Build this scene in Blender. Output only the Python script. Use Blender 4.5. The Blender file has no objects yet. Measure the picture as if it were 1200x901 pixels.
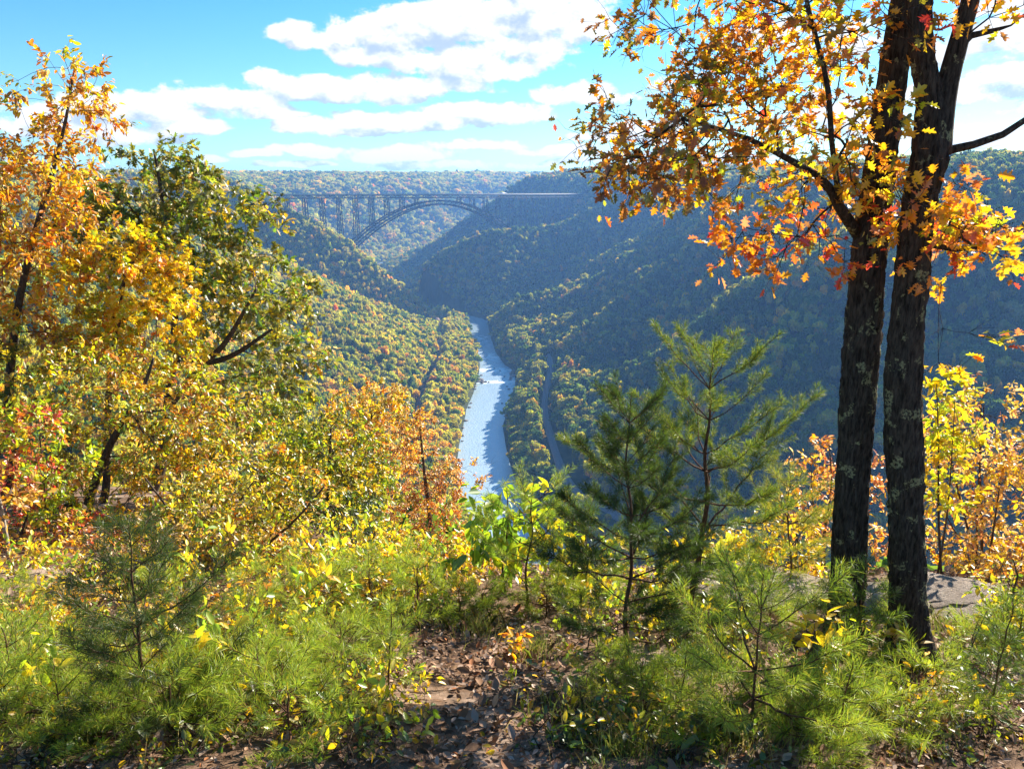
import bpy, math
import numpy as np
from math import radians as RAD, sin, cos, pi

# ------------------------------------------------------------------ camera, world, sun, exposure
S = bpy.context.scene
COL = S.collection
FPX, PITCH = 873.0, RAD(15.1)
cam_d = bpy.data.cameras.new('camera')
cam = bpy.data.objects.new('camera', cam_d)
COL.objects.link(cam)
cam.location = (0, 0, 0)
cam.rotation_euler = (pi / 2 - PITCH, 0, 0)
cam_d.sensor_width = 36.0
cam_d.lens = FPX / 1200.0 * 36.0
cam_d.clip_start = 0.05
cam_d.clip_end = 60000.0
S.camera = cam

SUN_AZ, SUN_EL = RAD(42), RAD(24.5)          # azimuth to the right of the view, elevation
SUN_DIR = np.array([cos(SUN_EL) * sin(SUN_AZ), cos(SUN_EL) * cos(SUN_AZ), sin(SUN_EL)])
SUN_STRENGTH = 5.0
SKY_STRENGTH = 0.085
EXPOSURE = 1.58
HAZE_DENSITY = 0.000105

S.view_settings.view_transform = 'Standard'
S.view_settings.look = 'None'
S.view_settings.exposure = EXPOSURE
S.view_settings.gamma = 1.0
S.render.engine = 'CYCLES'
cy = S.cycles
cy.max_bounces = 8
cy.diffuse_bounces = 3
cy.glossy_bounces = 2
cy.transmission_bounces = 5
cy.volume_bounces = 1
cy.use_denoising = True
try:
    cy.denoiser = 'OPENIMAGEDENOISE'
    cy.denoising_prefilter = 'ACCURATE'
except Exception:
    pass
cy.sample_clamp_indirect = 6.0

sun_d = bpy.data.lights.new('sun', 'SUN')
sun_d.energy = SUN_STRENGTH
sun_d.angle = RAD(0.5)
sun_d.color = (1.0, 0.93, 0.80)
sun = bpy.data.objects.new('sun', sun_d)
COL.objects.link(sun)
sun.rotation_euler = (pi / 2 - SUN_EL, 0, pi - SUN_AZ)
sun.location = (40, 40, 60)


def px_dir(px, py):
    dx, dv = (px - 600) / FPX, (450.5 - py) / FPX
    return np.array([dx, cos(PITCH) + dv * sin(PITCH), -sin(PITCH) + dv * cos(PITCH)])


def at(px, py, Y):
    d = px_dir(px, py)
    return d * (Y / d[1])


def mpp(Y, z=0.0):                           # metres per photo pixel at that distance
    return (Y * cos(PITCH) - z * sin(PITCH)) / FPX


class N:
    """small helper round a node tree"""
    def __init__(s, tree):
        s.t = tree

    def new(s, typ, **kw):
        n = s.t.nodes.new(typ)
        for k, v in kw.items():
            setattr(n, k, v)
        return n

    def put(s, sock, v):
        if v is None:
            return
        if hasattr(v, 'is_output'):
            s.t.links.new(v, sock)
        elif isinstance(v, (tuple, list)) and len(v) == 3 and sock.type == 'RGBA':
            sock.default_value = (*v, 1)
        else:
            sock.default_value = v

    def math(s, op, a, b=None, c=None, clamp=False):
        n = s.new('ShaderNodeMath', operation=op, use_clamp=clamp)
        for i, v in enumerate((a, b, c)):
            s.put(n.inputs[i], v)
        return n.outputs[0]

    def noise(s, vec, scale, detail=4, rough=0.55, dist=0.0, out=0):
        n = s.new('ShaderNodeTexNoise')
        s.put(n.inputs['Vector'], vec)
        n.inputs['Scale'].default_value = scale
        n.inputs['Detail'].default_value = detail
        n.inputs['Roughness'].default_value = rough
        n.inputs['Distortion'].default_value = dist
        return n.outputs[out]

    def mix(s, f, a, b, blend='MIX'):
        n = s.new('ShaderNodeMix', data_type='RGBA', blend_type=blend)
        s.put(n.inputs[0], f)
        s.put(n.inputs[6], a)
        s.put(n.inputs[7], b)
        return n.outputs[2]

    def ramp(s, f, stops, mode='LINEAR'):
        n = s.new('ShaderNodeValToRGB')
        n.color_ramp.interpolation = mode
        e = n.color_ramp.elements
        while len(e) < len(stops):
            e.new(0.5)
        for i, (p, c) in enumerate(stops):
            e[i].position = p
            e[i].color = (*c, 1) if len(c) == 3 else c
        s.put(n.inputs[0], f)
        return n.outputs[0]

    def maprange(s, v, a, b, c=0.0, d=1.0, smooth=True):
        n = s.new('ShaderNodeMapRange', interpolation_type='SMOOTHSTEP' if smooth else 'LINEAR')
        for i, x in enumerate((v, a, b, c, d)):
            s.put(n.inputs[i], x)
        return n.outputs[0]

    def comb(s, x, y, z):
        n = s.new('ShaderNodeCombineXYZ')
        for i, v in enumerate((x, y, z)):
            s.put(n.inputs[i], v)
        return n.outputs[0]

    def sep(s, v):
        n = s.new('ShaderNodeSeparateXYZ')
        s.put(n.inputs[0], v)
        return n.outputs


# ---- sky: Nishita plus a layer of cumulus, both functions of direction only
W = bpy.data.worlds.new('World')
S.world = W
W.use_nodes = True
wt = W.node_tree
wt.nodes.clear()
wn = N(wt)
CLOUDS = [   # centre px, half-widths px, weight
    (350, 46, 42, 16, 1.0), (440, 38, 60, 24, 1.0), (540, 28, 70, 26, 1.05), (630, 20, 75, 32, 1.1), (680, 40, 45, 18, .9),
    (450, 66, 85, 15, .95), (560, 76, 80, 18, 1.05), (500, 100, 70, 13, .95), (610, 62, 60, 14, .9),
    (340, 108, 70, 15, 1.05), (430, 112, 70, 11, .9), (270, 122, 55, 15, 1.0), (300, 135, 60, 9, .8),
    (165, 132, 80, 16, 1.05), (215, 150, 50, 9, .9), (130, 158, 80, 14, .9), (60, 150, 70, 20, .8),
    (390, 152, 75, 9, 1.0), (480, 146, 80, 11, 1.05), (570, 134, 60, 12, 1.05),
    (380, 176, 48, 6, .9), (470, 180, 80, 8, 1.0), (540, 172, 60, 7, .95), (510, 192, 70, 5, .8), (300, 181, 35, 4, .8), (240, 186, 25, 4, .75), (345, 192, 45, 3, .8),
    (650, 178, 60, 5, .8), (680, 112, 60, 10, .85), (740, 160, 60, 12, .95), (720, 184, 70, 6, .85), (640, 194, 80, 4, .75), (790, 190, 90, 8, .85), (800, 100, 40, 16, .7),
    (1150, 52, 80, 20, 1.0), (1180, 92, 80, 16, 1.0), (1120, 108, 80, 18, .95), (1190, 128, 70, 9, .8), (1130, 160, 90, 12, .9), (1000, 140, 60, 25, .8), (930, 150, 60, 16, .8),
    (980, 50, 60, 22, .7), (1160, 5, 70, 16, .85), (900, 40, 60, 16, .6),
    (-160, 120, 150, 30, .9), (1450, 60, 160, 50, .9), (1350, 140, 100, 20, .9), (200, -90, 160, 26, .7), (820, -110, 160, 34, .8),
    (1250, -160, 200, 50, .8), (-260, -90, 180, 40, .8),
]


def cloud_group():
    g = bpy.data.node_groups.new('cloud_density', 'ShaderNodeTree')
    g.interface.new_socket('az', in_out='INPUT', socket_type='NodeSocketFloat')
    g.interface.new_socket('el', in_out='INPUT', socket_type='NodeSocketFloat')
    g.interface.new_socket('density', in_out='OUTPUT', socket_type='NodeSocketFloat')
    n = N(g)
    gi, go = n.new('NodeGroupInput'), n.new('NodeGroupOutput')
    az, el = gi.outputs[0], gi.outputs[1]
    wv = n.comb(az, n.math('MULTIPLY', el, 1.45), 0.37)
    warp = n.noise(wv, 5.0, 3, .6, out=1)
    ws = n.sep(warp)
    az2 = n.math('ADD', az, n.math('MULTIPLY', n.math('SUBTRACT', ws[0], .5), .09))
    el2 = n.math('ADD', el, n.math('MULTIPLY', n.math('SUBTRACT', ws[1], .5), .045))
    tot = None
    for (px, py, rx, ry, w) in CLOUDS:
        rx, ry = rx * 1.12, ry * 1.38
        d = px_dir(px, py)
        d = d / np.linalg.norm(d)
        a0, e0 = math.atan2(d[0], d[1]), math.asin(d[2])
        d1 = px_dir(px + 5, py); d2 = px_dir(px, py - 5)
        ka = abs(math.atan2(d1[0], d1[1]) - a0) / 5
        ke = abs(math.asin(d2[2] / np.linalg.norm(d2)) - e0) / 5
        u = n.math('DIVIDE', n.math('SUBTRACT', az2, a0), rx * ka)
        v = n.math('DIVIDE', n.math('SUBTRACT', el2, e0), ry * ke)
        # flat base: the lower half falls off faster
        v = n.math('MULTIPLY', v, n.math('ADD', 1.0, n.math('MULTIPLY', n.math('LESS_THAN', v, 0), .5)))
        r2 = n.math('ADD', n.math('MULTIPLY', u, u), n.math('MULTIPLY', v, v))
        b = n.math('MULTIPLY', n.math('SUBTRACT', 1.0, n.math('MULTIPLY', r2, .5), clamp=True), w)
        tot = b if tot is None else n.math('MAXIMUM', tot, b)
    nz = n.noise(wv, 20.0, 9, .62, .1)
    dens = n.math('ADD', tot, n.math('MULTIPLY', n.math('SUBTRACT', nz, .5), 2.4))
    g.links.new(dens, go.inputs[0])
    return g


tc = wn.new('ShaderNodeTexCoord')
dx, dy, dz = wn.sep(tc.outputs['Generated'])
az = wn.math('ARCTAN2', dx, dy)
el = wn.math('ARCSINE', dz)
sky = wn.new('ShaderNodeTexSky', sky_type='NISHITA')
sky.sun_disc = False
sky.sun_elevation = SUN_EL
sky.sun_rotation = SUN_AZ
sky.altitude = 300
sky.air_density = 1.0
sky.dust_density = 0.15
sky.ozone_density = 1.0
cg = cloud_group()


def dens(a, e):
    n = wn.new('ShaderNodeGroup')
    n.node_tree = cg
    wn.put(n.inputs[0], a)
    wn.put(n.inputs[1], e)
    return n.outputs[0]


d0 = dens(az, el)
d1 = dens(wn.math('ADD', az, .006), wn.math('ADD', el, .014))
alpha = wn.maprange(d0, .31, .64)
sh = wn.math('ADD', wn.math('MULTIPLY', wn.math('SUBTRACT', d1, d0), .9), wn.math('MULTIPLY', wn.math('SUBTRACT', d1, .75), .55))
cloud_shade = wn.maprange(sh, -.20, .68)  # sunlit tops and shaded undersides, painted into the cloud colour
ccol = wn.mix(cloud_shade, (4.9, 4.8, 4.7), (2.35, 2.85, 3.6))
hz_f = wn.maprange(dz, 0.0, .30)
skyc = wn.mix(1.0, sky.outputs[0], wn.mix(hz_f, (0.40, 0.64, 0.80), (0.20, 0.57, 0.82)), 'MULTIPLY')
up = wn.math('GREATER_THAN', dz, -0.02)
fin = wn.mix(wn.math('MULTIPLY', wn.math('MULTIPLY', alpha, .93), up), skyc, ccol)
bg = wn.new('ShaderNodeBackground')
wn.put(bg.inputs[0], fin)
bg.inputs[1].default_value = SKY_STRENGTH
wo = wn.new('ShaderNodeOutputWorld')
wt.links.new(bg.outputs[0], wo.inputs[0])

# ------------------------------------------------------------------ helpers


def smooth(a, b, x):
    t = np.clip((np.asarray(x, float) - a) / (b - a), 0, 1)
    return t * t * (3 - 2 * t)


def vnoise(x, y, seed=0):
    x = np.asarray(x, float); y = np.asarray(y, float)
    xi, yi = np.floor(x).astype(np.int64), np.floor(y).astype(np.int64)
    fx, fy = x - xi, y - yi
    fx, fy = fx * fx * (3 - 2 * fx), fy * fy * (3 - 2 * fy)

    def h(a, b):
        n = (a * 374761393 + b * 668265263 + seed * 1274126177) & 0xffffffff
        n = ((n ^ (n >> 13)) * 1274126177) & 0xffffffff
        return ((n ^ (n >> 16)) & 0xffff) / 65535.0
    a, b, c, d = h(xi, yi), h(xi + 1, yi), h(xi, yi + 1), h(xi + 1, yi + 1)
    return (a * (1 - fx) + b * fx) * (1 - fy) + (c * (1 - fx) + d * fx) * fy


def fbm(x, y, seed=0, oct=4):
    s, a, t = 0, 1, 0
    for i in range(oct):
        s = s + a * vnoise(np.asarray(x) * 2 ** i, np.asarray(y) * 2 ** i, seed + i * 7)
        t += a
        a *= .5
    return s / t


def mesh_from(name, verts, loops, counts, mat=None, col=None, smooth_sh=False, parent=None, attr='col'):
    me = bpy.data.meshes.new(name)
    verts = np.asarray(verts, np.float32); loops = np.asarray(loops, np.int32); counts = np.asarray(counts, np.int32)
    me.vertices.add(len(verts)); me.vertices.foreach_set('co', verts.ravel())
    me.loops.add(len(loops)); me.loops.foreach_set('vertex_index', loops)
    me.polygons.add(len(counts))
    me.polygons.foreach_set('loop_start', np.concatenate([[0], np.cumsum(counts)[:-1]]).astype(np.int32))
    me.polygons.foreach_set('loop_total', counts)
    if smooth_sh:
        me.polygons.foreach_set('use_smooth', np.ones(len(counts), bool))
    if col is not None:
        a = me.attributes.new(attr, 'FLOAT_COLOR', 'POINT')
        c = np.ones((len(verts), 4), np.float32); c[:, :3] = col
        a.data.foreach_set('color', c.ravel())
    me.update(calc_edges=True)
    if mat:
        me.materials.append(mat)
    o = bpy.data.objects.new(name, me)
    COL.objects.link(o)
    if parent is not None:
        o.parent = parent
    return o


class MB:
    """collects pieces, builds ONE mesh object; local to an origin"""
    def __init__(s, origin=(0, 0, 0)):
        s.v, s.l, s.c, s.k, s.n, s.o = [], [], [], [], 0, np.array(origin, float)

    def add(s, verts, loops, counts, col=None):
        verts = np.asarray(verts, float)
        s.v.append(verts - s.o); s.l.append(np.asarray(loops, np.int64) + s.n); s.c.append(np.asarray(counts))
        s.k.append(np.broadcast_to(np.asarray(col if col is not None else (1, 1, 1), float), (len(verts), 3)))
        s.n += len(verts)

    def box_between(s, p, q, w, h, up=(0, 0, 1)):
        p, q = np.array(p, float), np.array(q, float)
        d = q - p; d /= np.linalg.norm(d)
        up = np.array(up, float)
        if abs(d @ up) > .98:
            up = np.array([0, 1, 0.]) if abs(d[1]) < .9 else np.array([1., 0, 0])
        x = np.cross(d, up); x /= np.linalg.norm(x)
        z = np.cross(x, d)
        vs = [e + x * sx * w / 2 + z * sz * h / 2 for e in (p, q) for sx, sz in ((-1, -1), (1, -1), (1, 1), (-1, 1))]
        f = [0, 1, 2, 3, 7, 6, 5, 4, 0, 4, 5, 1, 1, 5, 6, 2, 2, 6, 7, 3, 3, 7, 4, 0]
        s.add(vs, f, [4] * 6)

    def tube(s, pts, radii, sides=6, col=None, cap=True):
        pts = np.asarray(pts, float); n = len(pts)
        radii = np.broadcast_to(np.asarray(radii, float), (n,))
        t = np.gradient(pts, axis=0); t /= np.linalg.norm(t, axis=1)[:, None] + 1e-9
        u = np.cross(t[0], (0.31, .9, .2)); u /= np.linalg.norm(u) + 1e-9
        ang = np.arange(sides) * 2 * pi / sides
        vs = np.empty((n, sides, 3))
        for i in range(n):
            u = u - t[i] * (u @ t[i]); u /= np.linalg.norm(u) + 1e-9
            w = np.cross(t[i], u)
            vs[i] = pts[i] + radii[i] * (np.cos(ang)[:, None] * u + np.sin(ang)[:, None] * w)
        a = (np.arange(n - 1)[:, None] * sides + np.arange(sides)).ravel()
        b = (np.arange(n - 1)[:, None] * sides + (np.arange(sides) + 1) % sides).ravel()
        f = np.stack([a, b, b + sides, a + sides], 1)
        loops, cnt = list(f.ravel()), [4] * len(f)
        if cap:
            loops += list(range(sides))[::-1] + [(n - 1) * sides + i for i in range(sides)]
            cnt += [sides, sides]
        s.add(vs.reshape(-1, 3), loops, cnt, col)

    def build(s, name, mat, parent=None, smooth_sh=False):
        if not s.v:
            return None
        return mesh_from(name, np.concatenate(s.v), np.concatenate(s.l), np.concatenate(s.c), mat,
                         np.concatenate(s.k), smooth_sh, parent)


def empty(name, loc, label, cat, group=None):
    o = bpy.data.objects.new(name, None)
    COL.objects.link(o)
    o.location = loc
    o.empty_display_size = .2
    o['label'] = label; o['category'] = cat
    if group:
        o['group'] = group
    return o


def tag(o, label, cat, group=None, kind=None):
    o['label'] = label; o['category'] = cat
    if group:
        o['group'] = group
    if kind:
        o['kind'] = kind
    return o


def mat(name):
    m = bpy.data.materials.new(name)
    m.use_nodes = True
    m.node_tree.nodes.clear()
    n = N(m.node_tree)
    out = n.new('ShaderNodeOutputMaterial')
    return m, n, out


def principled(n, out, color, rough=.8, bump=None, bstr=.3, bdist=.02, spec=.3, metal=0.0):
    b = n.new('ShaderNodeBsdfPrincipled')
    n.put(b.inputs['Base Color'], color)
    n.put(b.inputs['Roughness'], rough)
    n.put(b.inputs['Specular IOR Level'], spec)
    n.put(b.inputs['Metallic'], metal)
    if bump is not None:
        k = n.new('ShaderNodeBump')
        k.inputs['Strength'].default_value = bstr
        k.inputs['Distance'].default_value = bdist
        n.put(k.inputs['Height'], bump)
        n.t.links.new(k.outputs[0], b.inputs['Normal'])
    n.t.links.new(b.outputs[0], out.inputs[0])
    return b


# ---- materials
def leaf_mat(name, trans=.5, gloss=.07, gr=.38, tb=1.25):
    m, n, out = mat(name)
    a = n.new('ShaderNodeAttribute', attribute_name='col').outputs[0]
    d = n.new('ShaderNodeBsdfDiffuse'); n.put(d.inputs[0], a)
    t = n.new('ShaderNodeBsdfTranslucent')
    n.put(t.inputs[0], n.mix(1.0, a, (tb, tb, tb * .8), 'MULTIPLY'))
    x = n.new('ShaderNodeMixShader'); x.inputs[0].default_value = trans
    n.t.links.new(d.outputs[0], x.inputs[1]); n.t.links.new(t.outputs[0], x.inputs[2])
    g = n.new('ShaderNodeBsdfGlossy'); g.inputs['Roughness'].default_value = gr
    n.put(g.inputs[0], (1, 1, 1))
    y = n.new('ShaderNodeMixShader'); y.inputs[0].default_value = gloss
    n.t.links.new(x.outputs[0], y.inputs[1]); n.t.links.new(g.outputs[0], y.inputs[2])
    n.t.links.new(y.outputs[0], out.inputs[0])
    return m


M_LEAF = leaf_mat('autumn_leaf', .54, .055, .42, 1.45)
M_NEEDLE = leaf_mat('pine_needle', .42, .03, .45, 1.35)
M_GRASS = leaf_mat('grass_blade', .4, .05)
M_LITTER = leaf_mat('fallen_leaf', .12, .01, .6)


def bark_mat(name, dark, light, lichen=0.0, scale=1.0):
    m, n, out = mat(name)
    tcn = n.new('ShaderNodeTexCoord')
    mp = n.new('ShaderNodeMapping'); mp.inputs['Scale'].default_value = (1, 1, .22)
    n.t.links.new(tcn.outputs['Object'], mp.inputs[0])
    f = n.noise(mp.outputs[0], 60 * scale, 6, .65, .4)
    c = n.ramp(f, [(.36, dark), (.66, light)])
    if lichen:
        l1 = n.noise(tcn.outputs['Object'], 9, 5, .62)
        l2 = n.noise(tcn.outputs['Object'], 70, 3, .6)
        k = n.math('MULTIPLY', n.maprange(l1, .56, .62), n.maprange(l2, .42, .55))
        c = n.mix(n.math('MULTIPLY', k, lichen), c, (.30, .29, .15))
    principled(n, out, c, .92, f, .9, .012, .15)
    return m


M_OAK = bark_mat('oak_bark', (.013, .010, .008), (.085, .068, .052), .8)
M_BARK = bark_mat('grey_brown_bark', (.03, .022, .016), (.13, .10, .075))
M_PALE = bark_mat('pale_bark', (.12, .10, .085), (.42, .38, .33))
M_PINEB = bark_mat('pine_bark', (.05, .025, .014), (.20, .10, .05))
M_TWIG = bark_mat('twig_bark', (.045, .03, .02), (.16, .11, .075))


def plain(name, c, rough=.7, metal=0.0, spec=.3):
    m, n, out = mat(name)
    tcn = n.new('ShaderNodeTexCoord')
    f = n.noise(tcn.outputs['Object'], 3.0, 5)
    principled(n, out, n.mix(n.maprange(f, .3, .7), tuple(x * .8 for x in c), tuple(min(1, x * 1.15) for x in c)), rough, None, metal=metal, spec=spec)
    return m


M_STEEL = plain('weathering_steel', (.022, .018, .026), .8)
M_CONC = plain('concrete', (.42, .40, .37), .85)
M_WHITE = plain('white_paint', (.8, .8, .8), .4)
M_BLACK = plain('black_rubber', (.02, .02, .02), .8)
M_GLASS = plain('dark_glass', (.03, .04, .05), .1, spec=.6)
M_RAIL = plain('rail_steel', (.22, .20, .19), .5, .6)

# ------------------------------------------------------------------ terrain
RIV = np.array([(3600, 120), (1400, 330), (800, 400), (400, 450), (200, 492), (90, 520), (31, 546), (-11, 630), (-27, 735),
                (-33, 790), (-36, 855), (-37, 905), (-35, 979), (-27, 1056), (-25, 1125), (-25, 1190), (-34, 1244),
                (-46, 1338), (-59, 1454), (-69, 1562), (-77, 1668), (-122, 1735), (-205, 1810), (-262, 1930), (-300, 2058), (-345, 2180), (-425, 2350),
                (-510, 2650), (-490, 2950), (-280, 3300), (50, 3750), (600, 4200), (1500, 4700), (3200, 5200)], float)
RHW = np.interp(np.arange(len(RIV)), [0, 5, 6, 9, 11, 13, 15, 16, 17, 20, 34],
                [34, 31, 31, 30, 26.5, 32, 31, 22, 17.5, 23, 34])
ZR = -300.0


def river_dist(X, Y):
    X = np.asarray(X, float); Y = np.asarray(Y, float)
    best = np.full(X.shape, 1e18); sd = np.zeros(X.shape); hw = np.zeros(X.shape)
    for i in range(len(RIV) - 1):
        a, b = RIV[i], RIV[i + 1]
        ab = b - a
        t = np.clip(((X - a[0]) * ab[0] + (Y - a[1]) * ab[1]) / (ab @ ab), 0, 1)
        qx, qy = a[0] + t * ab[0], a[1] + t * ab[1]
        d2 = (X - qx) ** 2 + (Y - qy) ** 2
        m = d2 < best
        best = np.where(m, d2, best)
        cr = ab[0] * (Y - a[1]) - ab[1] * (X - a[0])
        sd = np.where(m, np.sign(cr), sd)
        hw = np.where(m, RHW[i] + t * (RHW[i + 1] - RHW[i]), hw)
    return np.sqrt(best), sd, hw


def poly_dist(X, Y, P):
    P = np.asarray(P, float)
    best = np.full(np.shape(X), 1e18); zz = np.zeros(np.shape(X))
    for i in range(len(P) - 1):
        a, b = P[i], P[i + 1]
        ab = (b - a)[:2]
        t = np.clip(((X - a[0]) * ab[0] + (Y - a[1]) * ab[1]) / (ab @ ab), 0, 1)
        d2 = (X - a[0] - t * ab[0]) ** 2 + (Y - a[1] - t * ab[1]) ** 2
        m = d2 < best
        best = np.where(m, d2, best)
        if P.shape[1] > 2:
            zz = np.where(m, a[2] + t * (b[2] - a[2]), zz)
    return np.sqrt(best), zz


LD = [-60, -12, 0, 8, 55, 78, 110, 250, 400, 490, 600, 900, 3000]
LH = [-3, -3, 0, 4, 11, 13, 32, 150, 262, 288, 298, 304, 306]
RD = [-60, -12, 0, 8, 40, 62, 90, 250, 430, 520, 660, 900, 3000]
RH = [-3, -3, 0, 5, 19, 21, 36, 142, 264, 300, 320, 330, 332]


def crest(pts, trees=17):
    out = []
    for (px, py, Y) in pts:
        p = at(px, py, Y)
        out.append((p[0], p[1], p[2] - trees))
    return out


SPUR = crest([(255, 205, 1880), (300, 224, 1850), (330, 240, 1830), (400, 276, 1800), (440, 310, 1775), (480, 342, 1750), (520, 374, 1712)])
RSPURS = [crest(p, 15) for p in (
    [(638, 424, 1120), (675, 388, 1180), (720, 361, 1220), (750, 335, 1260), (800, 295, 1310), (850, 262, 1360), (920, 232, 1420), (1000, 214, 1500)],
    [(612, 350, 1500), (655, 338, 1545), (682, 329, 1580), (708, 318, 1610), (732, 303, 1640), (752, 286, 1670), (790, 264, 1710), (840, 238, 1770)],
    [(500, 305, 1900), (540, 284, 1930), (577, 270, 1950), (625, 268, 1990), (672, 258, 2030), (705, 240, 2080), (745, 218, 2140)],
    [(672, 480, 850), (740, 430, 930), (775, 410, 950), (815, 387, 970), (880, 345, 1010), (950, 300, 1060), (1040, 255, 1110), (1120, 222, 1160)],
    [(770, 520, 700), (850, 490, 730), (930, 462, 750), (1000, 436, 770), (1080, 405, 790), (1180, 350, 820), (1300, 290, 860)])]
RAV = [(-130, 1660), (-230, 1655), (-330, 1640), (-480, 1640), (-640, 1690), (-820, 1760)]
LSPUR = crest([(200, 262, 1300), (270, 285, 1400), (325, 308, 1480), (400, 346, 1540), (460, 360, 1560), (500, 376, 1590)], 15)


def gorge(X, Y):
    d, sd, hw = river_dist(X, Y)
    d = d - hw
    yw = Y + 0.10 * X + 90 * (fbm(X / 260, Y / 260, 11, 3) - .5)
    rav = .5 + .5 * np.sin(yw / 175 * 2 * pi + 1.6 * np.sin(yw / 410) + .6)
    rav = rav ** 1.3
    bump = smooth(60, 190, d) * (1 - smooth(430, 640, d))
    reach = smooth(640, 760, Y)
    dl = d - 30 * (rav - .4) * bump * reach * (sd > 0) - (62 + 40 * (rav - .5)) * bump * reach * (sd <= 0)
    yq = Y + .287 * (X + 157)
    w2 = smooth(620, 820, Y) * (1 - smooth(1545, 1690, yq)) * (sd > 0)
    dl = np.where(dl > 60, 60 + (dl - 60) * (1 - .40 * w2), dl)
    win = smooth(1720, 1950, Y) * (1 - smooth(2480, 2720, Y))
    dl = dl - 120 * win * np.clip(d / 200, 0, 1) * (sd <= 0)
    hl, hr = np.interp(dl, LD, LH), np.interp(dl, RD, RH)
    h = np.where(sd > 0, hl, hr)
    rough = smooth(40, 160, d)
    h = h + rough * np.where(sd > 0, 18, 16 + 26 * bump) * (fbm(X / 75, Y / 75, 3, 4) - .5)
    r = np.hypot(X, Y)
    h = h + smooth(440, 900, d) * (20 * (fbm(X / 600, Y / 600, 5, 3) - .5) + smooth(2200, 4800, r) * (22 + 46 * (fbm(X / 1300, Y / 1300, 8, 3) - .5)))
    z = ZR + h
    # the long spur under the bridge's left end, the ravine before it and the sunlit spur nearer
    rd, _ = poly_dist(X, Y, RAV)
    up = smooth(20, 120, d) * (1 - smooth(520, 760, d))
    z = z - (sd > 0) * up * 95 * np.exp(-(rd / 95) ** 2)
    for P, sl, sg in [(SPUR, .80, 1), (LSPUR, .60, 1)] + [(q, .72, -1) for q in RSPURS]:
        cd, cz = poly_dist(X, Y, P)
        c = cz - sl * np.sqrt(cd ** 2 + 12 ** 2) + sl * 12
        k = 14.0
        m = np.maximum(z, c)
        zs = m + k * np.log(np.exp((z - m) / k) + np.exp((c - m) / k)) - k * np.log(2) * np.exp(-np.abs(z - c) / k)
        z = np.where((sd * sg > 0) & (d > 4) & (Y > (800 if sg > 0 else 450)), np.minimum(zs, np.maximum(z, c) + 4), z)
    return z, d, sd


def near_ground(X, Y):
    z = -1.65 - .30 * np.maximum(Y, 0) + np.minimum(.06 * np.maximum(-Y, 0), 1.5)
    ye = np.interp(X, [-9, -4, -2, 0, 3, 6], [14, 11, 7.6, 6.4, 6.3, 5.9])
    e = np.maximum(Y - ye, 0)
    z = z - .62 * (np.sqrt(e * e + .5) - .7071)
    z = z + .16 * (fbm(X / 1.3 + 40, Y / 1.3, 21, 4) - .5) + .05 * (fbm(X / .25, Y / .25, 22, 2) - .5)
    return z


def height(X, Y):
    X = np.asarray(X, float); Y = np.asarray(Y, float)
    z, d, sd = gorge(X, Y)
    r = np.hypot(X, Y)
    z = z - 55 * smooth(30, 95, r) * (1 - smooth(190, 340, r)) * smooth(-.2, .25, Y / (r + 1e-6))
    w = smooth(40, 120, r)
    return near_ground(X, Y) * (1 - w) + z * w


def H1(x, y):
    return float(height(np.array([x]), np.array([y]))[0])


def ground_mat():
    m, n, out = mat('forest_ground')
    g = n.new('ShaderNodeNewGeometry').outputs['Position']
    x, y, z = n.sep(g)
    r = n.math('SQRT', n.math('ADD', n.math('MULTIPLY', x, x), n.math('MULTIPLY', y, y)))
    n1 = n.noise(g, 9.0, 6, .7)
    n2 = n.noise(g, 1.3, 4, .6)
    soil = n.ramp(n1, [(.3, (.05, .03, .018)), (.5, (.15, .09, .055)), (.7, (.30, .20, .14))])
    soil = n.mix(n.maprange(n2, .5, .68), soil, (.34, .25, .19))
    f1 = n.noise(g, .09, 5, .65)
    far = n.ramp(f1, [(.3, (.02, .03, .012)), (.55, (.05, .055, .018)), (.75, (.11, .075, .025))])
    c = n.mix(n.maprange(r, 14, 40), soil, far)
    principled(n, out, c, .95, n1, .6, .03, .1)
    return m


az_c = np.concatenate([np.linspace(-180, -58, 50)[:-1], np.linspace(-58, 58, 520)[:-1], np.linspace(58, 180, 50)[:-1]])
rings = .35 * 1.0178 ** np.arange(0, 575)
A, R = np.meshgrid(np.radians(az_c), rings)
GX, GY = R * np.sin(A), R * np.cos(A)
GZ = height(GX, GY)
nr, na = GX.shape
vv = np.stack([GX, GY, GZ], -1).reshape(-1, 3)
i = np.arange(nr - 1)[:, None] * na; j = np.arange(na)[None, :]; j2 = (j + 1) % na
quads = np.stack([i + j, i + na + j, i + na + j2, i + j2], -1).reshape(-1, 4)[:, ::-1]
ctr = len(vv)
vv = np.vstack([vv, [[0, 0, H1(0, 0)]]])
fan = np.stack([np.full(na, ctr), j[0], j2[0]], -1)[:, ::-1]
ground = mesh_from('ground', vv, np.concatenate([quads.ravel(), fan.ravel()]), np.concatenate([np.full(len(quads), 4), np.full(na, 3)]), ground_mat(), None, True)
ground['kind'] = 'structure'


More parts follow.
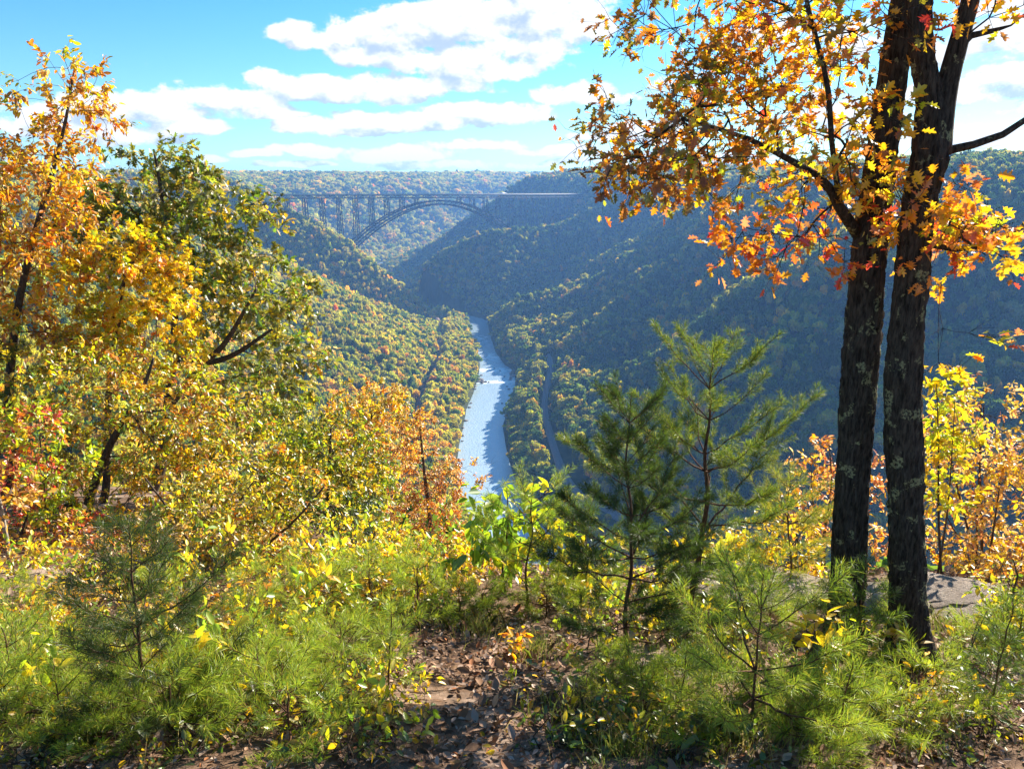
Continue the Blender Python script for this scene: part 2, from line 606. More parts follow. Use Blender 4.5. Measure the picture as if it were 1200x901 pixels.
# ---- river
def water_mat():
    m, n, out = mat('river_water')
    g = n.new('ShaderNodeNewGeometry').outputs['Position']
    x, y, z = n.sep(g)
    v = n.comb(x, n.math('MULTIPLY', y, .45), 0)
    w1 = n.noise(v, .35, 5, .65)
    w2 = n.noise(v, .045, 4, .6, .6)
    fo = n.noise(n.comb(n.math('MULTIPLY', x, .55), y, 0), .16, 5, .7, .4)
    # rapids: bands of white water
    def band(c, w, k):
        t = n.math('DIVIDE', n.math('SUBTRACT', y, c), w)
        return n.math('MULTIPLY', n.math('POWER', 2.718, n.math('MULTIPLY', n.math('MULTIPLY', t, t), -1)), k)
    b = None
    for c, w, k in ((1128, 14, .5), (1205, 26, .42), (1300, 70, .34), (1460, 90, .30), (1000, 30, .10)):
        q = band(c, w, k)
        b = q if b is None else n.math('MAXIMUM', b, q)
    foam = n.maprange(n.math('ADD', fo, b), .76, .94)
    c = n.mix(w2, (.34, .45, .52), (.44, .54, .59))
    c = n.mix(n.math('MULTIPLY', foam, .85), c, (.86, .88, .86))
    rg = n.math('ADD', .12, n.math('MULTIPLY', foam, .5))
    principled(n, out, c, rg, n.math('ADD', w1, n.math('MULTIPLY', w2, .6)),   .6, 1.4, 1.0)
    return m


rp, rw = [], []
for k in range(len(RIV) - 1):
    for t in np.linspace(0, 1, 6)[:-1]:
        rp.append(RIV[k] * (1 - t) + RIV[k + 1] * t); rw.append(RHW[k] * (1 - t) + RHW[k + 1] * t)
rp.append(RIV[-1]); rw.append(RHW[-1])
rp = np.array(rp); rw = np.array(rw)
tt = np.gradient(rp, axis=0); tt /= np.linalg.norm(tt, axis=1)[:, None]
nn = np.stack([-tt[:, 1], tt[:, 0]], 1)
tv = np.linspace(-1, 1, 9)
rv = np.stack([np.c_[rp + nn * (rw + 5)[:, None] * a, np.full(len(rp), ZR - .25)] for a in tv], 1)
k9 = np.arange(len(rp) - 1)[:, None] * 9 + np.arange(8)
rq = np.stack([k9, k9 + 9, k9 + 10, k9 + 1], -1).reshape(-1, 4)
river = mesh_from('river', rv.reshape(-1, 3), rq.ravel(), np.full(len(rq), 4), water_mat(), None, True)
river['kind'] = 'structure'

# ---- railway lines on both banks
TRACK_R = [(150, 560), (100, 592), (79, 622), (64, 645), (53, 693), (46, 781), (42, 892), (45, 973), (52, 1040), (60, 1120), (62, 1200)]
TRACK_L = [(-112, 860), (-124, 940), (-128, 1037), (-124, 1126), (-124, 1244), (-135, 1396), (-150, 1530), (-167, 1640)]


def catmull(P, n):
    P = np.asarray(P, float)
    t = np.linspace(0, len(P) - 1, n)
    Q = np.vstack([2 * P[0] - P[1], P, 2 * P[-1] - P[-2]])
    i = np.minimum(t.astype(int), len(P) - 2); f = (t - i)[:, None]
    p0, p1, p2, p3 = Q[i], Q[i + 1], Q[i + 2], Q[i + 3]
    return .5 * ((2 * p1) + (p2 - p0) * f + (2 * p0 - 5 * p1 + 4 * p2 - p3) * f ** 2 + (3 * p1 - p0 - 3 * p2 + p3) * f ** 3)


def ballast_mat(nm, a, b):
    m, n, out = mat(nm)
    g = n.new('ShaderNodeNewGeometry').outputs['Position']
    f = n.noise(g, .9, 5, .7)
    principled(n, out, n.ramp(f, [(.3, a), (.7, b)]), .95, f, .5, .2, .1)
    return m


def railway(P, wid, lab, mt):
    root = empty('railway_line', (P[2][0], P[2][1], 0), lab, 'railway')
    c = catmull(P, 120)
    t = np.gradient(c, axis=0); t /= np.linalg.norm(t, axis=1)[:, None]
    nn = np.stack([-t[:, 1], t[:, 0]], 1)
    zz = height(c[:, 0], c[:, 1])
    zz = np.maximum(np.convolve(np.pad(zz, 8, 'edge'), np.ones(17) / 17, 'valid'), ZR + 11)
    zz = np.maximum(zz, height(c[:, 0], c[:, 1]) + .3) + 1.0
    o = np.array([P[2][0], P[2][1], 0.])
    prof = [(-wid / 2 - 3, -3.5), (-wid / 2, 0), (wid / 2, 0), (wid / 2 + 3, -3.5)]
    vs = np.stack([np.c_[c + nn * a, zz + b] for a, b in prof], 1).reshape(-1, 3)
    k = np.arange(len(c) - 1)[:, None] * 4 + np.arange(3)
    q = np.stack([k, k + 4, k + 5, k + 1], -1).reshape(-1, 4)
    b = MB(o); b.add(vs, q.ravel(), [4] * len(q)); b.build('ballast', mt, root)
    offs = (-2.5, -1.1, 1.1, 2.5) if wid > 6 else (-.75, .75)
    for a in offs:
        rb = MB(o)
        e = []
        for s_, h_ in ((-.09, .05), (.09, .05), (.09, .3), (-.09, .3)):
            e.append(np.c_[c + nn * (a + s_), zz + h_])
        vs = np.stack(e, 1).reshape(-1, 3)
        k = np.arange(len(c) - 1)[:, None] * 4
        q = np.concatenate([np.stack([k + m_, k + 4 + m_, k + 4 + (m_ + 1) % 4, k + (m_ + 1) % 4], -1).reshape(-1, 4) for m_ in range(4)])
        rb.add(vs, q.ravel(), [4] * len(q)); rb.build('rail', M_RAIL, root)


railway(TRACK_R, 6.1, 'double railway track curving along the shaded right bank of the river', ballast_mat('ballast_grey', (.17, .145, .15), (.32, .28, .28)))
railway(TRACK_L, 5.6, 'reddish railway line cut through the sunlit trees on the left bank', ballast_mat('ballast_brown', (.16, .10, .07), (.30, .20, .15)))

# ------------------------------------------------------------------ bridge
TH = RAD(35)
BU = np.array([cos(TH), sin(TH)]); BV = np.array([-sin(TH), cos(TH)])
BC = np.array([-197., 2058.])


def BP(s, v, z):
    p = BC + BU * s + BV * v
    return np.array([p[0], p[1], z])


def deck_z(s):
    return -28.0 - .006 * s


bridge = empty('arch_bridge', (BC[0], BC[1], ZR), 'long steel deck bridge with a single truss arch spanning the far gorge', 'bridge')
bo = np.array([BC[0], BC[1], ZR])
SL, SR = -447., 524.
b = MB(bo); b.box_between(BP(SL, 0, deck_z(SL) - .8), BP(SR, 0, deck_z(SR) - .8), 22, 1.6); b.build('road_deck', M_CONC, bridge)
for v in (-10.6, 10.6):
    b = MB(bo)
    b.box_between(BP(SL, v, deck_z(SL) + .55), BP(SR, v, deck_z(SR) + .55), .5, 1.1)
    b.build('parapet', M_CONC, bridge)
for v in (-9, 9):                               # stiffening trusses below the deck
    b = MB(bo)
    n_ = 66
    ss = np.linspace(SL, SR, n_ + 1)
    b.box_between(BP(SL, v, deck_z(SL) - 2.4), BP(SR, v, deck_z(SR) - 2.4), 1.2, 1.7)
    b.box_between(BP(SL, v, deck_z(SL) - 9.4), BP(SR, v, deck_z(SR) - 9.4), 1.2, 1.9)
    for q in range(n_):
        s0, s1 = ss[q], ss[q + 1]
        b.box_between(BP(s0, v, deck_z(s0) - 3), BP(s0, v, deck_z(s0) - 8.8), .55, .55)
        lo, hi = (-8.8, -3) if q % 2 else (-3, -8.8)
        b.box_between(BP(s0, v, deck_z(s0) + lo), BP(s1, v, deck_z(s1) + hi), .8, .9)
    b.build('deck_truss', M_STEEL, bridge)
AH = 259.0
RISE = 103.0
ZC = -28 - 17.0                                  # crown of the upper chord's axis


def arch_z(s, off=0):
    return ZC - RISE * (s / AH) ** 2 + off


for v in (-11, 11):
    b = MB(bo)
    n_ = 40
    ss = np.linspace(-AH, AH, n_ + 1)
    dep = 9 + 6 * (np.abs(ss) / AH) ** 1.5
    up_, lo_ = [BP(s, v, arch_z(s)) for s in ss], [BP(s, v, arch_z(s) - d * (1 + .35 * abs(s) / AH)) for s, d in zip(ss, dep)]
    for q in range(n_):
        b.box_between(up_[q], up_[q + 1], 2.6, 3.2); b.box_between(lo_[q], lo_[q + 1], 2.6, 3.2)
        b.box_between(up_[q], lo_[q], .9, .9)
        if q < n_ / 2:
            b.box_between(up_[q], lo_[q + 1], .8, .8)
        else:
            b.box_between(lo_[q], up_[q + 1], .8, .8)
    b.box_between(up_[-1], lo_[-1], .9, .9)
    b.build('arch_rib', M_STEEL, bridge)
b = MB(bo)
for s in np.linspace(-AH, AH, 41):
    b.box_between(BP(s, -11, arch_z(s)), BP(s, 11, arch_z(s)), .7, .7)
for q in range(40):
    s0, s1 = np.linspace(-AH, AH, 41)[q:q + 2]
    b.box_between(BP(s0, -11, arch_z(s0)), BP(s1, 11, arch_z(s1)), .6, .6)
    b.box_between(BP(s0, 11, arch_z(s0)), BP(s1, -11, arch_z(s1)), .6, .6)
b.build('arch_bracing', M_STEEL, bridge)
SP = 43.2
for k in range(-10, 12):
    s = k * SP + 20
    top = deck_z(s) - 10
    bot = arch_z(s) + .5 if abs(s) < AH else H1(*BP(s, 0, 0)[:2]) - 1
    if abs(s) < 55 or bot > top - 2 or s < SL + 20 or s > SR - 20:
        continue
    b = MB(bo)
    tp = min(1.0, (top - bot) / 120)
    for v in (-1, 1):
        for u in (-1, 1):
            b.box_between(BP(s + u * 2.2, v * 9, top), BP(s + u * (2.2 + 1.2 * tp), v * (9 + 4 * tp), bot), 1.9, 1.9)
        nb = max(2, int((top - bot) / 14))
        for q in range(nb):
            f0, f1 = q / nb, (q + 1) / nb
            z0, z1 = top + (bot - top) * f0, top + (bot - top) * f1
            sg = 1 if q % 2 else -1
            b.box_between(BP(s - sg * 2.4, v * (9 + 4 * tp * f0), z0), BP(s + sg * 2.6, v * (9 + 4 * tp * f1), z1), .8, .8)
    for q in range(1, max(2, int((top - bot) / 28)) + 1):
        f = q / (max(2, int((top - bot) / 28)) + .5)
        z0 = top + (bot - top) * f
        b.box_between(BP(s, -(9 + 4 * tp * f), z0), BP(s, (9 + 4 * tp * f), z0), .7, .9)
    b.build('support_tower', M_STEEL, bridge)
for s in (SL, SR):
    b = MB(bo); z0 = deck_z(s)
    b.box_between(BP(s - 6 * np.sign(-s), 0, z0 - 7), BP(s + 14 * np.sign(s), 0, z0 - 7), 24, 13); b.build('abutment', M_CONC, bridge)

# white lorry crossing the bridge
ts = 205.0
tp0 = BP(ts, -5, deck_z(ts))
truck = empty('box_truck', tp0, 'white long lorry crossing the far bridge deck', 'truck')


def TB(name, s0, s1, w, z0, z1, m, parent=truck):
    b = MB(tp0)
    b.box_between(BP(s0, -5, deck_z(ts) + (z0 + z1) / 2), BP(s1, -5, deck_z(ts) + (z0 + z1) / 2), w, z1 - z0)
    return b.build(name, m, parent)


TB('trailer', ts - 14, ts + 8, 2.6, 1.1, 4.1, M_WHITE); TB('cab', ts + 8.6, ts + 11, 2.5, .9, 3.6, M_WHITE)
TB('windscreen', ts + 11.01, ts + 11.06, 2.2, 2.2, 3.2, M_GLASS); TB('bonnet', ts + 11.1, ts + 12.6, 2.2, .8, 2.0, M_WHITE)
for s_ in (-12, -10.6, 6, 9.5, 12):
    for v_ in (-1.1, 1.1):
        b = MB(tp0)
        c0 = BP(ts + s_, -5 + v_, deck_z(ts) + .5)
        b.tube([c0 - np.r_[BV, 0] * .15, c0 + np.r_[BV, 0] * .15], .5, 12); b.build('wheel', M_BLACK, truck)

# ------------------------------------------------------------------ forest on the gorge slopes
rng = np.random.default_rng(7)


def crown_proto(seed, nq=560, conic=0.0):
    r = np.random.default_rng(seed)
    lobes = [(0, 0, .58, .40)] + [(*(r.normal(0, .22, 2)), r.uniform(.38, .82), r.uniform(.20, .32)) for _ in range(11)]
    P, Nn, Sz, T = [], [], [], []
    for _ in range(nq):
        lb = lobes[r.integers(len(lobes))]
        d = r.normal(0, 1, 3); d /= np.linalg.norm(d)
        if d[2] < -.35:
            d[2] *= -.6
        p = np.array(lb[:3]) + d * lb[3] * r.uniform(.78, 1.06) * np.array([1, 1, .9])
        nrm = d + r.normal(0, .42, 3)
        P.append(p); Nn.append(nrm / np.linalg.norm(nrm)); Sz.append(r.uniform(.045, .10)); T.append(r.uniform(.72, 1.28))
    P, Nn, Sz = np.array(P), np.array(Nn), np.array(Sz)
    u = np.cross(Nn, r.normal(0, 1, (len(P), 3))); u /= np.linalg.norm(u, axis=1)[:, None]
    w = np.cross(Nn, u)
    corners = [(-1, -.7), (.1, -1), (1, .2), (.2, .9), (-.8, .6)]
    vs = np.stack([P + (u * a + w * b_) * Sz[:, None] for a, b_ in corners], 1).reshape(-1, 3)
    col = np.repeat(np.array(T)[:, None] * np.ones(3), 5, 0)
    return vs, np.arange(len(vs)), np.full(len(P), 5), col


def forest_mat(name, mode):
    m, n, out = mat(name)
    if mode == 'inst':
        a = n.new('ShaderNodeAttribute', attribute_type='INSTANCER', attribute_name='tint').outputs[0]
    else:
        a = n.new('ShaderNodeObjectInfo').outputs['Color']
    v = n.new('ShaderNodeAttribute', attribute_name='col').outputs[0]
    c = n.mix(1.0, a, v, 'MULTIPLY')
    d = n.new('ShaderNodeBsdfDiffuse'); n.put(d.inputs[0], c)
    t = n.new('ShaderNodeBsdfTranslucent'); n.put(t.inputs[0], n.mix(1.0, c, (1.5, 1.6, .7), 'MULTIPLY'))
    x = n.new('ShaderNodeMixShader'); x.inputs[0].default_value = .5
    n.t.links.new(d.outputs[0], x.inputs[1]); n.t.links.new(t.outputs[0], x.inputs[2])
    n.t.links.new(x.outputs[0], out.inputs[0])
    return m


M_FOREST = forest_mat('forest_crown', 'inst')
M_BANK = forest_mat('bank_crown', 'obj')
protos = []
pc = bpy.data.collections.new('forest_crowns')
for k in range(7):
    vs, lo, cn, cl = crown_proto(100 + k)
    o = mesh_from('crown_%02d' % k, vs, lo, cn, M_FOREST, cl)
    COL.objects.unlink(o)
    pc.objects.link(o)
    protos.append(o)

G_DARK = np.array([.035, .062, .018]); G_MID = np.array([.085, .12, .022]); G_YEL = np.array([.30, .25, .024])
GOLD = np.array([.40, .24, .02]); ORANGE = np.array([.40, .15, .02]); RUST = np.array([.17, .075, .025]); PALE = np.array([.22, .19, .09])


def tint(x, y, d, sd, rg, near_bank=None):
    n = len(x)
    base = np.array([G_DARK, G_MID, G_YEL, GOLD, ORANGE, RUST, PALE])
    w = np.tile(np.array([.27, .34, .26, .06, .014, .025, .04]), (n, 1))
    warm = fbm(x / 70, y / 70, 31, 3)
    w[:, 2] += np.clip(warm - .5, 0, 1) * 1.0
    w[:, 3] += np.clip(warm - .54, 0, 1) * .5
    w[:, 4] += np.clip(warm - .6, 0, 1) * .5
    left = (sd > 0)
    w[left, 2] += .60; w[left, 3] += .10; w[left, 1] *= .8; w[left, 4] += .0; w[left, 6] += .06; w[left, 0] *= .6  # left slope yellower here and brighter below, sunlight put into the tint
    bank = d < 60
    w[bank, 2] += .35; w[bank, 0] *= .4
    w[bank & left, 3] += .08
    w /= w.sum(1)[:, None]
    cs = np.cumsum(w, 1)
    k = np.minimum((rg.random(n)[:, None] > cs).sum(1), 6)
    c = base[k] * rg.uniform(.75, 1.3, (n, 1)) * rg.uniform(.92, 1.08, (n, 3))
    return (c * .75 + .25 * base[np.where(k > 2, 2, 1)]) * np.where(left, 1.75, 1.5)[:, None] * (.75 + .5 * fbm(x / 40, y / 40, 61, 2))[:, None]


pts = []
r0 = 55.0
while r0 < 8300:
    sp = 7.0 if r0 < 900 else 7.6 if r0 < 1800 else max(8.0, r0 * .0043)
    amax = RAD(41)
    na_ = int(2 * amax * r0 / sp)
    aa = np.linspace(-amax, amax, na_) + rng.uniform(-.45, .45, na_) * sp / r0
    rr = r0 + rng.uniform(-.45, .45, na_) * sp
    pts.append(np.stack([rr * np.sin(aa), rr * np.cos(aa), np.full(na_, sp)], 1))
    r0 += sp
pts = np.concatenate(pts)
X, Y, SPC = pts.T
Z = height(X, Y)
d, sd, hw = river_dist(X, Y); d -= hw
keep = d > 3.5
keep &= poly_dist(X, Y, TRACK_R)[0] > np.where(Y < 800, 15, 11)
keep &= poly_dist(X, Y, TRACK_L)[0] > 8.0
# stays clear of the bridge deck
bs = (X - BC[0]) * BU[0] + (Y - BC[1]) * BU[1]; bv = (X - BC[0]) * BV[0] + (Y - BC[1]) * BV[1]
hgt = rng.uniform(11, 22, len(X)) * np.where(rng.random(len(X)) < .06, 1.25, 1) * np.where(SPC > 8, (SPC / 8) ** .55, 1) * np.where(d < 25, .75, 1)
keep &= ~((np.abs(bv) < 26) & (np.abs(bs) < 285) & (Z + hgt > arch_z(bs) - 20))
keep &= ~((np.abs(bv) < 22) & (bs > SL - 20) & (bs < SR + 10) & (Z + hgt > deck_z(bs) - 12))
# the open view from the overlook: no tops above the line of sight on the first slope
rr = np.hypot(X, Y)
el_top = (Z + hgt) / rr
keep &= ~((rr < 420) & (X > -.10 * Y) & (el_top > -.47))
keep &= ~((rr < 300) & (el_top > -.30))
# leave out trees buried behind ridges (with a wide margin)
ia = np.clip(((np.arctan2(X, Y) + RAD(41)) / RAD(82) * 500).astype(int), 0, 499)
order = np.argsort(rr)
runmax = np.full(500, -9.0)
vis = np.ones(len(X), bool)
el_m = (Z + hgt + 26) / rr
el_g = (Z + 2) / rr
for q in order:
    a_ = ia[q]
    if el_m[q] < runmax[a_]:
        vis[q] = False
    if rr[q] > 350 and el_g[q] > runmax[a_]:
        runmax[a_] = el_g[q]
keep &= vis
X, Y, Z, SPC, hgt, d, sd, rr = X[keep], Y[keep], Z[keep], SPC[keep], hgt[keep], d[keep], sd[keep], rr[keep]
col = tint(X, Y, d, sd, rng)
# the row of trees next to the water, nearest ones, are things of their own
bank_sel = np.where((d < 30) & (Y > 640) & (Y < 1350))[0]
bank_sel = bank_sel[np.argsort(rr[bank_sel])][:150]
isb = np.zeros(len(X), bool); isb[bank_sel] = True
print('forest', len(X), 'bank', len(bank_sel))


def build_forest(X, Y, Z, hgt, SPC, col):
    n = len(X)
    me = bpy.data.meshes.new('forest')
    me.vertices.add(n)
    me.vertices.foreach_set('co', np.stack([X, Y, Z], 1).astype(np.float32).ravel())
    wd = np.maximum(SPC, 7.5) * 1.15 * np.exp(rng.normal(0, .34, n))
    sc = np.stack([wd, wd * rng.uniform(.85, 1.15, n), hgt], 1).astype(np.float32)
    me.attributes.new('sca', 'FLOAT_VECTOR', 'POINT').data.foreach_set('vector', sc.ravel())
    ro = np.zeros((n, 3), np.float32); ro[:, 2] = rng.uniform(0, 2 * pi, n); ro[:, :2] = rng.normal(0, .06, (n, 2))
    me.attributes.new('rot', 'FLOAT_VECTOR', 'POINT').data.foreach_set('vector', ro.ravel())
    me.attributes.new('idx', 'INT', 'POINT').data.foreach_set('value', rng.integers(0, 7, n).astype(np.int32))
    t4 = np.ones((n, 4), np.float32); t4[:, :3] = col
    me.attributes.new('tint', 'FLOAT_COLOR', 'POINT').data.foreach_set('color', t4.ravel())
    o = bpy.data.objects.new('forest', me)
    COL.objects.link(o)
    ng = bpy.data.node_groups.new('scatter', 'GeometryNodeTree')
    ng.interface.new_socket('Geometry', in_out='INPUT', socket_type='NodeSocketGeometry')
    ng.interface.new_socket('Geometry', in_out='OUTPUT', socket_type='NodeSocketGeometry')
    L = ng.links.new
    gi, go = ng.nodes.new('NodeGroupInput'), ng.nodes.new('NodeGroupOutput')
    ci = ng.nodes.new('GeometryNodeCollectionInfo')
    ci.inputs['Collection'].default_value = pc
    ci.inputs['Separate Children'].default_value = True
    ci.inputs['Reset Children'].default_value = True
    iop = ng.nodes.new('GeometryNodeInstanceOnPoints')
    iop.inputs['Pick Instance'].default_value = True

    def na(name, typ):
        k = ng.nodes.new('GeometryNodeInputNamedAttribute'); k.data_type = typ
        k.inputs['Name'].default_value = name
        return k.outputs[0]
    L(gi.outputs[0], iop.inputs['Points']); L(ci.outputs[0], iop.inputs['Instance'])
    L(na('idx', 'INT'), iop.inputs['Instance Index'])
    e2r = ng.nodes.new('FunctionNodeEulerToRotation')
    L(na('rot', 'FLOAT_VECTOR'), e2r.inputs[0]); L(e2r.outputs[0], iop.inputs['Rotation'])
    L(na('sca', 'FLOAT_VECTOR'), iop.inputs['Scale'])
    L(iop.outputs[0], go.inputs[0])
    md = o.modifiers.new('scatter', 'NODES'); md.node_group = ng
    return o


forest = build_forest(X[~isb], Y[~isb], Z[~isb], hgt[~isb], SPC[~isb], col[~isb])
tag(forest, 'mixed green and autumn forest covering the gorge slopes and plateau', 'forest', kind='stuff')

# bank trees: crown + trunk
bp = []
for k in range(5):
    vs, lo, cn, cl = crown_proto(300 + k, 600)
    o = mesh_from('crown', vs, lo, cn, M_BANK, cl); COL.objects.unlink(o)
    t = MB(); t.tube([(0, 0, -.05), (.01, 0, .3), (0, .01, .6)], [.022, .018, .008], 7)
    to = t.build('trunk', M_BARK); COL.objects.unlink(to)
    bp.append((o.data, to.data))
for q in bank_sel:
    left = sd[q] > 0
    lab = 'bushy tree on the sunlit left bank between river and railway' if left else 'bushy tree on the shaded right bank beside the river'
    if not left and abs(Y[q] - 1130) < 60:
        lab = 'bright yellow green tree at the rapids on the right bank'; 
    e = empty('riverbank_tree', (X[q], Y[q], Z[q]), lab, 'tree', 'trees along the ' + ('left' if left else 'right') + ' river bank' if 'rapids' not in lab else 'yellow green trees at the rapids')
    e.rotation_euler = (0, 0, rng.uniform(0, 6.28))
    wd = rng.uniform(8, 11.5)
    e.scale = (wd, wd, hgt[q])
    cm, tm = bp[rng.integers(5)]
    co = bpy.data.objects.new('crown', cm); COL.objects.link(co); co.parent = e
    c_ = col[q] * (1.0 if 'rapids' not in lab else 1.0)
    if 'rapids' in lab:
        c_ = np.array([.30, .27, .035]) * rng.uniform(.8, 1.2)
    co.color = (*c_, 1)
    to = bpy.data.objects.new('trunk', tm); COL.objects.link(to); to.parent = e

# boulders in the river
m_, n_, o_ = mat('river_rock')
tcn = n_.new('ShaderNodeTexCoord'); f_ = n_.noise(tcn.outputs['Object'], 2.5, 6, .65)
principled(n_, o_, n_.ramp(f_, [(.3, (.10, .08, .07)), (.7, (.34, .29, .25))]), .9, f_, .6, .3, .2)
M_ROCK = m_


def rock_mesh(name, seed, m, sub=3, amp=.35, sq=(1, 1, .6)):
    import bmesh
    bm = bmesh.new()
    bmesh.ops.create_icosphere(bm, subdivisions=sub, radius=1)
    r = np.random.default_rng(seed)
    pl = [(v / np.linalg.norm(v), r.uniform(.55, .9)) for v in r.normal(0, 1, (9, 3))]
    for v in bm.verts:
        p = np.array(v.co)
        for nrm, dd in pl:
            k = p @ nrm - dd
            if k > 0:
                p = p - nrm * k * .85
        p += .12 * amp * np.array([fbm(p[0] * 2 + 9, p[1] * 2 + p[2] * 3, seed, 3) - .5 for _ in range(3)])
        v.co = p * np.array(sq)
    me = bpy.data.meshes.new(name); bm.to_mesh(me); bm.free()
    me.materials.append(m)
    return me


rocks = [rock_mesh('boulder', 50 + k, M_ROCK) for k in range(4)]
spots = []
for (x0, y0, s) in [(-52, 1130, 5), (-47, 1128, 4), (-50, 1138, 6), (-46, 1120, 3), (-41, 1127, 3), (-36, 1124, 2.5), (-52, 1145, 4),
                    (-50, 1168, 3), (-56, 1100, 3), (-57, 1085, 3.5), (-58, 1010, 3), (-59, 990, 2.5), (-60, 930, 3), (-62, 900, 2.5), (-61, 870, 3),
                    (-60, 850, 2), (2, 1165, 6), (0, 1180, 5), (4, 1190, 6), (-2, 1150, 3), (-3, 1140, 2.5), (-12, 1160, 2),
                    (-84, 1470, 6), (-80, 1462, 5), (-88, 1480, 6), (-90, 1492, 4), (-78, 1455, 4), (-20, 1200, 2), (-30, 1215, 2),
                    (-8, 1100, 2), (-5, 1085, 2.5), (-14, 1010, 2), (-10, 985, 3), (-9, 950, 2.5)]:
    lft = x0 < -40
    lab = 'dark boulder at the water edge of the left bank' if lft else 'small dark rock showing in the white water near the right bank'
    o = bpy.data.objects.new('boulder', rocks[rng.integers(4)]); COL.objects.link(o)
    o.location = (x0, y0, ZR + .3 * s * .3); o.scale = (s, s * rng.uniform(.7, 1.1), s * rng.uniform(.6, .9)); o.rotation_euler = (0, 0, rng.uniform(0, 6.28))
    tag(o, lab, 'rock', 'boulders at the left water edge' if lft else 'rocks near the right water edge')

# ------------------------------------------------------------------ leaves and growing things
def template(half, fold=.25, curl=.12):
    h = np.array(half, float)
    R = np.c_[h, np.abs(h[:, 0]) * fold - curl * (h[:, 1] - .3) ** 2]
    Lf = R * np.array([-1, 1, 1])
    n = len(h)
    v = np.vstack([R, Lf[1:-1]])
    f1 = list(range(n))
    f2 = [0] + [n - 1] + list(range(2 * n - 3, n - 1, -1))
    return v, [f1, f2]


T_OAK = template([(0, 0), (.03, .14), (.20, .20), (.10, .30), (.36, .44), (.13, .53), (.38, .74), (.13, .75), (.12, .9), (0, 1)])
T_OVATE = template([(0, 0), (.17, .2), (.25, .45), (.15, .78), (0, 1)], .3)
T_SIMPLE = template([(0, 0), (.27, .42), (0, 1)], .3)
T_MAPLE = template([(0, .05), (.30, .0), (.22, .25), (.52, .48), (.22, .55), (.2, .75), (0, 1)], .2)


def add_leaves(mb, pos, axis, nrm, size, cols, tmpl):
    tv, tf = tmpl
    n, k = len(pos), len(tv)
    a = axis / (np.linalg.norm(axis, axis=1)[:, None] + 1e-9)
    x = np.cross(a, nrm); x /= np.linalg.norm(x, axis=1)[:, None] + 1e-9
    z = np.cross(x, a)
    s = size[:, None, None]
    v = pos[:, None, :] + s * (tv[None, :, 0:1] * x[:, None, :] + tv[None, :, 1:2] * a[:, None, :] + tv[None, :, 2:3] * z[:, None, :])
    base = np.arange(n)[:, None] * k
    loops = np.concatenate([base + np.array(f)[None, :] for f in tf], 1).ravel()
    counts = np.tile([len(f) for f in tf], n)
    mb.add(v.reshape(-1, 3), loops, counts, np.repeat(cols, k, 0))


C = dict(gold=(.70, .40, .010), yellow=(.76, .54, .014), orange=(.68, .21, .009), rust=(.36, .13, .03), brown=(.22, .10, .04),
         red=(.55, .045, .03), lime=(.36, .44, .012), green=(.11, .20, .015), olive=(.19, .185, .018), dgreen=(.045, .075, .018),
         tan=(.70, .46, .18), dolive=(.10, .10, .02), salmon=(.60, .22, .09), bright=(.22, .36, .03))


def palette(rg, n, pal, cl=None, ncl=1):
    """pal: {name: weight}; cl = cluster index per leaf, leaves of a cluster lean to one colour"""
    names = list(pal); w = np.array([pal[k] for k in names], float); w /= w.sum()
    base = np.array([C[k] for k in names])
    k = rg.choice(len(names), n, p=w)
    if cl is not None:
        kc = rg.choice(len(names), ncl, p=w)
        same = rg.random(n) < .55
        k = np.where(same, kc[cl], k)
    c = base[k] * rg.uniform(.7, 1.25, (n, 1))
    j = base[rg.choice(len(names), n, p=w)]
    m = rg.uniform(0, .35, (n, 1))
    return c * (1 - m) + j * m


def unit(v):
    return v / (np.linalg.norm(v) + 1e-9)


